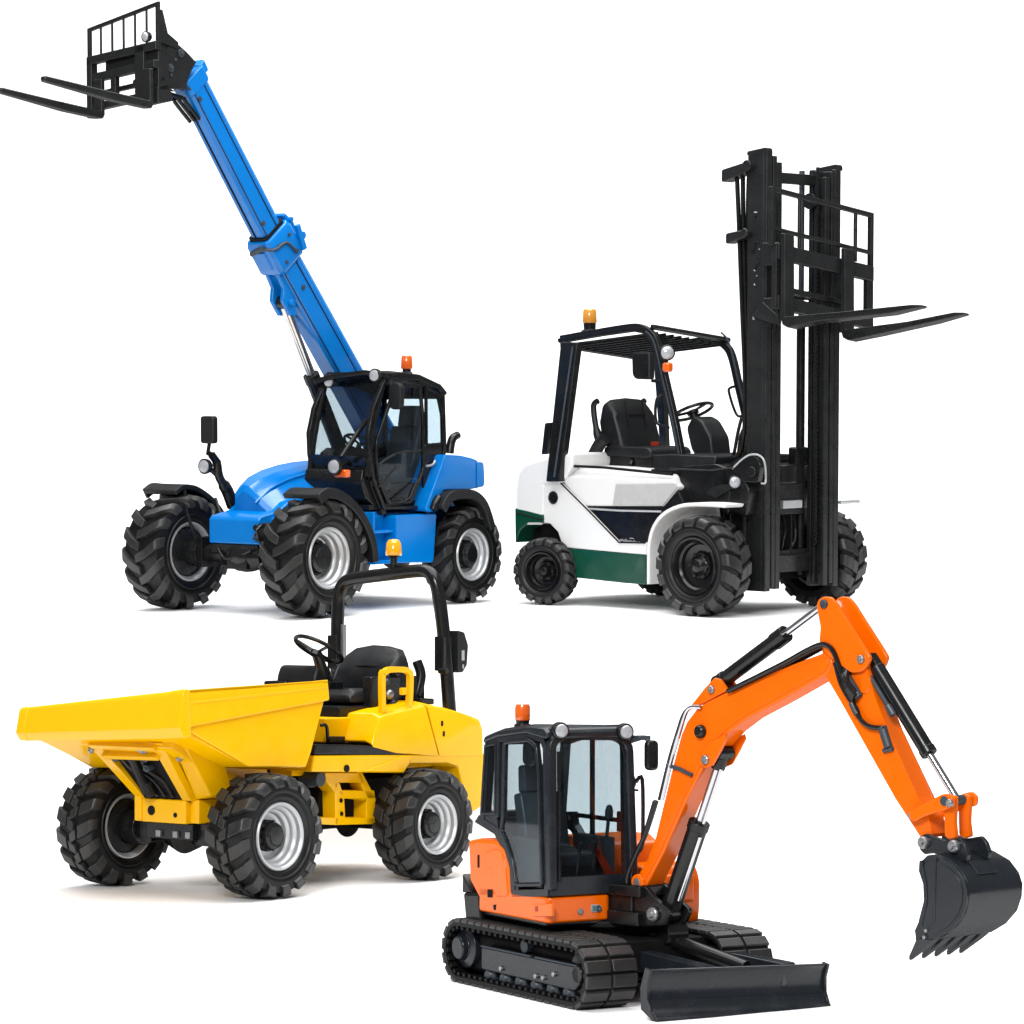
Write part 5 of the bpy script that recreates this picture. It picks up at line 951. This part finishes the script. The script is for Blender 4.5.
    # boom (lift) cylinder in front of the boom
    a0 = V(.02, 0, .60); a1 = [(0.326,0,1.213)][0]; a2 = [(0.509,0,1.71)][0]; a1, a2 = V(*a1), V(*a2); d = (a2-a0).normalized(); L = (a1-a0).dot(d)
    b = MB(); b.cyl(a0+d*.04, a0+d*L, .068, 22); b.cyl(a0+d*(L-.05), a0+d*(L+.01), .075, 22); b.cyl(a0-V(0, .07, 0), a0+V(0, .07, 0), .06, 16); bd_(b, 'boom_cylinder', 'black', t, .006)
    b = MB(); b.cyl(a0+d*L*.9, a2, .03, 18); rod = bd_(b, 'boom_rod', 'chrome', t, 0)
    b = MB(); b.cyl(a2-d*.12, a2+d*.02, .05, 18); b.cyl(a2-V(0, .07, 0), a2+V(0, .07, 0), .05, 16); bd_(b, 'rod_eye', 'black', rod, .008)
    b = MB(); b.tube([a0+d*.1+V(.075, -.03, 0), a0+d*(L-.1)+V(.075, -.03, 0)], .012, 8); b.tube([a0+d*L+V(.055, -.02, 0), a2-d*.12+V(.05, -.02, 0)], .011, 8); bd_(b, 'cylinder_pipe', 'chrome', t, 0)
    # arm cylinder on top
    c0, c1, c2, c3 = [V(*p) for p in [(0.487,0,2.178),(1.08,0,2.458),(1.33,0,2.643),(1.401,0,2.709)]]; d = (c3-c0).normalized(); L = (c1-c0).dot(d)
    b = MB(); b.cyl(c0, c0+d*L, .052, 22); b.cyl(c0+d*(L-.1), c0+d*(L+.02), .06, 22); b.cyl(c0, c0+d*.06, .06, 18); b.cyl(c0-V(0, .05, 0), c0+V(0, .05, 0), .05, 16); bd_(b, 'arm_cylinder', 'black', t, .006)
    b = MB(); b.cyl(c0+d*L*.9, c3, .026, 18); bd_(b, 'arm_rod', 'chrome', t, 0)
    # hoses on the boom
    hz = [[(0.405,-0.1,2.013),(0.324,-0.1,2.011),(0.271,-0.1,1.979),(0.208,-0.1,1.84),(0.138,-0.1,1.665),(0.044,-0.1,1.374)], [(0.332,-0.04,2.016),(0.253,-0.04,2.007),(0.188,-0.04,1.957),(0.132,-0.04,1.835),(0.061,-0.04,1.66),(-0.036,-0.04,1.367)]]
    for k, h in enumerate(hz):
        b = MB(); b.tube(smooth(h, 5), .013 if k else .015, 8); bd_(b, 'boom_pipe', 'chrome' if k == 0 else 'black', t, 0)
    for k in range(3):
        b = MB(); b.tube(smooth([(-.02-.022*k, -.10+.03*k, 1.36), (-.11-.025*k, -.11+.03*k, 1.12), (-.2-.03*k, -.12+.03*k, .95), (-.26-.02*k, -.12+.03*k, .82), (-.25, -.1+.03*k, .7)], 5), .018, 8); bd_(b, 'boom_hose', 'black', t, 0)
    b = MB(); b.tube([(0.091,-0.1,1.612),(0.208,-0.1,1.591),(0.324,-0.1,1.553)], .014, 8); bd_(b, 'hose_clamp', 'graphite', t, 0)
    for k in range(6):
        y = -.115+.03*k; h = [(0.656,-0.1,2.128),(0.947,-0.1,2.242),(1.166,-0.1,2.331),(1.339,-0.1,2.408),(1.468,-0.1,2.449),(1.548,-0.1,2.424),(1.599,-0.1,2.344),(1.648,-0.1,2.214),(1.721,-0.1,2.118)]
        b = MB(); b.tube(smooth([(p[0]+.008*k, y if i < 7 else -.10-.006*k, p[2]+.008*k-.004*i*(k % 2)) for i, p in enumerate(h)], 5), .017, 8); bd_(b, 'arm_hose', 'black', t, 0)
    b = MB(); b.tube(smooth([(1.567,-0.1,2.336),(1.612,-0.1,2.21),(1.667,-0.1,2.128),(1.739,-0.1,2.046),(1.775,-0.1,1.977),(1.855,-0.1,1.931),(1.971,-0.1,1.925)], 5), .016, 8); bd_(b, 'arm_hose', 'black', t, 0)
    b = MB(); b.cyl(*[(1.649,-0.1,2.267),(1.766,-0.1,2.116)], .028, 12); b.cyl(*[(1.703,-0.1,2.079),(1.751,-0.1,2.004)], .022, 10); bd_(b, 'hose_sleeve', 'graphite', t, .004)
    b = MB(); b.tube([(1.945,-0.09,1.933),(1.998,-0.09,1.803)], .03, 10); b.tube([(1.954,-0.09,1.781),(2.033,-0.09,1.798)], .016, 8); bd_(b, 'hose_coupling', 'graphite', t, .004)
    # ---- arm
    ha = .075
    ar = [(1.427,2.468),(1.482,2.447),(1.799,2.34),(1.862,2.146),(1.977,1.913),(2.222,1.496)]+[(2.192,1.536),(2.261,1.446),(2.305,1.379),(2.331,1.276),(2.314,1.252),(2.251,1.248),(2.236,1.255)]+[(2.039,1.484),(1.583,2.097),(1.469,2.242)]
    b = MB(); b.prism(ar, 'y', -ha, ha); am = bd_(b, 'arm', 'orange', t, .01, seg=3)
    pl = [(1.412,2.701),(1.427,2.736),(1.467,2.758),(1.531,2.755),(1.573,2.718),(1.815,2.426),(1.858,2.369),(1.833,2.313),(1.785,2.278),(1.704,2.268),(1.504,2.377),(1.434,2.468),(1.445,2.56)]
    for y in (-.105, .07): b = MB(); b.prism(rnd(pl, .02), 'y', y, y+.035); bd_(b, 'arm_ear', 'orange', am, .01, seg=3)
    pin([(1.483,2.71)][0], .03, -.105, 'graphite'); pin([(1.789,2.359)][0], .028, -.105); pin([(2.185,1.384)][0], .026, -.09)
    b = MB(); b.prism([(1.758,2.255),(1.803,2.273),(1.843,2.229),(1.843,2.173),(1.803,2.137),(1.758,2.143)], 'y', -.085, -.07); bd_(b, 'arm_boss', 'orange', am, .008)
    # bucket cylinder
    e0, e1, e2, e3 = [V(*p) for p in [(1.77,0,2.38),(2.25,0,1.775),(2.267,0,1.755),(2.473,0,1.491)]]; d = (e3-e0).normalized(); L = (e1-e0).dot(d); s0 = (V(*[(1.872,0,2.263)][0])-e0).dot(d)
    b = MB(); b.cyl(e0+d*s0*.6, e0+d*L, .05, 22); b.cyl(e0+d*(L-.04), e0+d*(L+.01), .055, 22); b.beam(e0, e0+d*s0, .07, .07, (0, 1, 0)); bd_(b, 'bucket_cylinder', 'black', t, .008)
    b = MB(); b.cyl(e0+d*L*.9, e3, .024, 18); bd_(b, 'bucket_rod', 'chrome', t, 0)
    b = MB(); b.tube([p+V(-.05, -.05, -.01) for p in (e0+d*s0, e0+d*L*.55)], .016, 8); b.cyl(e0+d*L*.5+V(-.05, -.05, -.01), e0+d*L*.6+V(-.05, -.05, -.01), .025, 10); bd_(b, 'cylinder_pipe', 'graphite', t, .003)
    # links
    l1 = [(2.19,1.409),(2.249,1.436),(2.445,1.529),(2.496,1.539),(2.539,1.508),(2.532,1.456),(2.496,1.443),(2.315,1.387),(2.234,1.348),(2.2,1.363)]
    for y in (-.135, .10): b = MB(); b.prism(rnd(l1, .015), 'y', y, y+.035); bd_(b, 'rocker_link', 'orange', t, .008, seg=3)
    l2 = [(2.438,1.442),(2.446,1.512),(2.485,1.531),(2.524,1.516),(2.521,1.458),(2.514,1.354),(2.528,1.262),(2.478,1.248),(2.442,1.269)]
    b = MB(); b.prism(rnd(l2, .012), 'y', -.095, -.05); bd_(b, 'bucket_link', 'orange', t, .01, seg=3)
    b = MB(); b.prism(rnd(l2, .012), 'y', .05, .095); bd_(b, 'bucket_link', 'orange', t, .01, seg=3)
    b = MB(); b.cyl((e3.x, -.14, e3.z+.0), (e3.x, .14, e3.z), .032, 16); bd_(b, 'link_pin', 'graphite', t, .004); pin([(2.521,1.48)][0], .026, -.136)
    # ---- bucket
    W_, Wf = .25, .315
    hg = [(2.266,1.21),(2.281,1.263),(2.314,1.279),(2.467,1.245),(2.582,1.267),(2.624,1.231),(2.65,1.17),(2.639,1.124),(2.51,1.127),(2.38,1.159),(2.307,1.148),(2.272,1.175)]
    for y in (-.125, .09): b = MB(); b.prism(rnd(hg, .012), 'y', y, y+.035); bd_(b, 'bucket_hanger', 'slate', t, .008, seg=3)
    for q in [(2.314,1.224),(2.55,1.215)]: pin(q, .04, -.125, h=.035)
    sp = [(2.511,1.161),(2.432,1.16),(2.388,1.122),(2.371,1.058),(2.404,0.98),(2.41,0.877),(2.364,0.735),(2.338,0.687),(2.338,0.624),(2.497,0.643),(2.611,0.707),(2.697,0.794),(2.733,0.884),(2.739,0.967),(2.711,1.036),(2.64,1.108)]
    oc = [(2.432,1.16),(2.511,1.161),(2.64,1.108),(2.711,1.036),(2.739,0.967),(2.733,0.884),(2.697,0.794),(2.611,0.707),(2.497,0.643),(2.338,0.618)]
    b = MB(); b.prism(sp, 'y', -W_, -W_+.02); b.prism(sp, 'y', Wf-.02, Wf)
    ocs = smooth(oc, 8); cen = Vector((sum(p[0] for p in oc)/len(oc), sum(p[1] for p in oc)/len(oc))); ins = [tuple(Vector(p)+(cen-Vector(p)).normalized()*.018) for p in ocs]
    b.prism(ocs+ins[::-1], 'y', -W_+.021, Wf-.021); bk = bd_(b, 'bucket', 'slate', t, .006, seg=2)
    b = MB(); b.prism(inset(sp, .03), 'y', -W_-.006, -W_+.01); b.tube([(p[0], -W_-.006, p[1]) for p in [(2.504,1.147),(2.497,0.941),(2.491,0.757),(2.442,0.693)]], .008, 6); bd_(b, 'side_plate', 'slate', bk, .004)
    b = MB(); b.prism([(2.377,1.122),(2.401,1.127),(2.435,0.983),(2.441,0.88),(2.396,0.716),(2.432,0.673),(2.353,0.626),(2.34,0.686),(2.367,0.736),(2.412,0.878),(2.406,0.981),(2.372,1.059)], 'y', -W_-.012, -W_+.004); bd_(b, 'side_cutter', 'slate', bk, .004)
    for q in [(2.432,0.693),(2.418,0.651)]: b = MB(); b.cyl((q[0], -W_-.02, q[1]), (q[0], -W_, q[1]), .012, 8); bd_(b, 'cutter_bolt', 'bolt', bk, .002)
    b = MB(); o1 = [Vector(p) for p in [(2.628,1.119),(2.705,1.046)]]; d1 = (o1[1]-o1[0]); n1 = Vector((-d1.y, d1.x)).normalized()
    if n1.x < 0: n1 = -n1
    b.prism([tuple(o1[0]), tuple(o1[1]), tuple(o1[1]+n1*.012), tuple(o1[0]+n1*.012)], 'y', -.10, .10); bd_(b, 'wear_plate', 'slate', bk, .004)
    tr, tt = [Vector(p) for p in [(2.359,0.643),(2.279,0.507)]]; back = Vector([(2.497,0.634)][0])
    for k in range(5):
        y = -W_+.03+k*(W_+Wf-.06)/4; b = MB(); q = [(tr.x-.005, tr.y), (back.x-.02, back.y+.005), (back.x-.07, back.y-.035), (tt.x+.005, tt.y-.012), (tt.x-.008, tt.y-.012), (tt.x-.008, tt.y+.012)]
        hw = [.036, .04, .034, .011, .009, .011]
        b.loft([[(p[0], y+s*w_, p[1]) for p, w_ in zip(q, hw)] for s in (-1, 1)]); bd_(b, 'bucket_tooth', 'slate', bk, .005)
    return t
excavator()

# ================================================================== setting
def ground():
    prof = [(13.5, 0), (17, 0), (24, 0), (30.9, 0)]
    # smooth step up to the raked upper deck
    z1 = lambda y: 2.5+math.tan(R(4))*(y-33)
    for k in range(1, 24):
        s = k/24; y = 30.9+1.5*s; e = s*s*s*(s*(6*s-15)+10); prof.append((y, z1(y)*e))
    for y in (32.42, 33, 36, 40, 44): prof.append((y, z1(y)))
    # sweep up into the back wall
    yb, zb = 44, z1(44); r = 7.; a0 = 4
    for k in range(1, 25):
        a = R(a0+(90-a0)*k/24); prof.append((yb+r*(math.sin(a)-math.sin(R(a0))), zb+r*(math.cos(R(a0))-math.cos(a))))
    prof.append((prof[-1][0], 32))
    return prof
prof = ground()
m, nt, bs = nodes('floor_white'); setp(bs, Base_Color=(.89, .89, .89, 1), Roughness=.75, Specular_IOR_Level=.2); MATS['floor_white'] = m
HW = lambda y: 9+.28*max(0, y-13.5)
split = 29+2
b = MB(); b.loft([[(-HW(p[0]), p[0], p[1]), (HW(p[0]), p[0], p[1])] for p in prof[:33]], cap=False, closed=False); o = b.build('floor', 'floor_white', None, 0, ang=80); o['kind'] = 'structure'
b = MB(); b.loft([[(-HW(p[0]), p[0], p[1]), (HW(p[0]), p[0], p[1])] for p in prof[32:]], cap=False, closed=False); o = b.build('backdrop', 'floor_white', None, 0, ang=80); o['kind'] = 'structure'

m, nt, bs = nodes('bounce_cut_grey'); setp(bs, Base_Color=(.10, .10, .105, 1), Roughness=.6, Specular_IOR_Level=.3); MATS['bounce_cut_grey'] = m
b = MB(); b.loft([[(-45, y, -.006), (45, y, -.006)] for y in (-25, 60)], cap=False, closed=False); o = b.build('ground', 'bounce_cut_grey', None, 0, ang=80); o['kind'] = 'structure'  # unseen dark floor added beyond the white sweep to cut bounce light

# ================================================================== light
w = bpy.data.worlds.new('World'); sc.world = w; w.use_nodes = True
bg = w.node_tree.nodes['Background']; bg.inputs[0].default_value = (.97, .985, 1, 1); bg.inputs[1].default_value = .25
def area(name, loc, tgt, sx, sy, power, col=(1, 1, 1)):
    l = bpy.data.lights.new(name, 'AREA'); l.shape = 'RECTANGLE'; l.size = sx; l.size_y = sy; l.energy = power; l.color = col
    o = bpy.data.objects.new(name, l); COL.objects.link(o); o.location = loc
    o.rotation_euler = (Vector(tgt)-Vector(loc)).to_track_quat('-Z', 'Y').to_euler(); return o
area('overhead_softbox', (0, 27.5, 17), (0, 28, 0), 20, 22, 6700)
area('key_softbox', (-4, 3, 13), (0, 28, 2.5), 6, 6, 5000)
area('backdrop_light', (0, 38, 22), (0, 52, 8), 26, 6, 3700)

cam = bpy.data.cameras.new('camera'); co = bpy.data.objects.new('camera', cam); COL.objects.link(co)
co.location = (0, 0, 2.8); co.rotation_euler = (R(90), 0, 0); cam.sensor_width = 36; cam.lens = 3000/1024*36; cam.shift_y = 78/1024; cam.clip_end = 200; cam.clip_start = .5
sc.camera = co
sc.view_settings.view_transform = 'Standard'; sc.view_settings.look = 'None'; sc.view_settings.gamma = 1; sc.view_settings.exposure = 0
try: sc.view_settings.use_curve_mapping = False
except Exception: pass
sc.cycles.max_bounces = 8; sc.cycles.transparent_max_bounces = 16
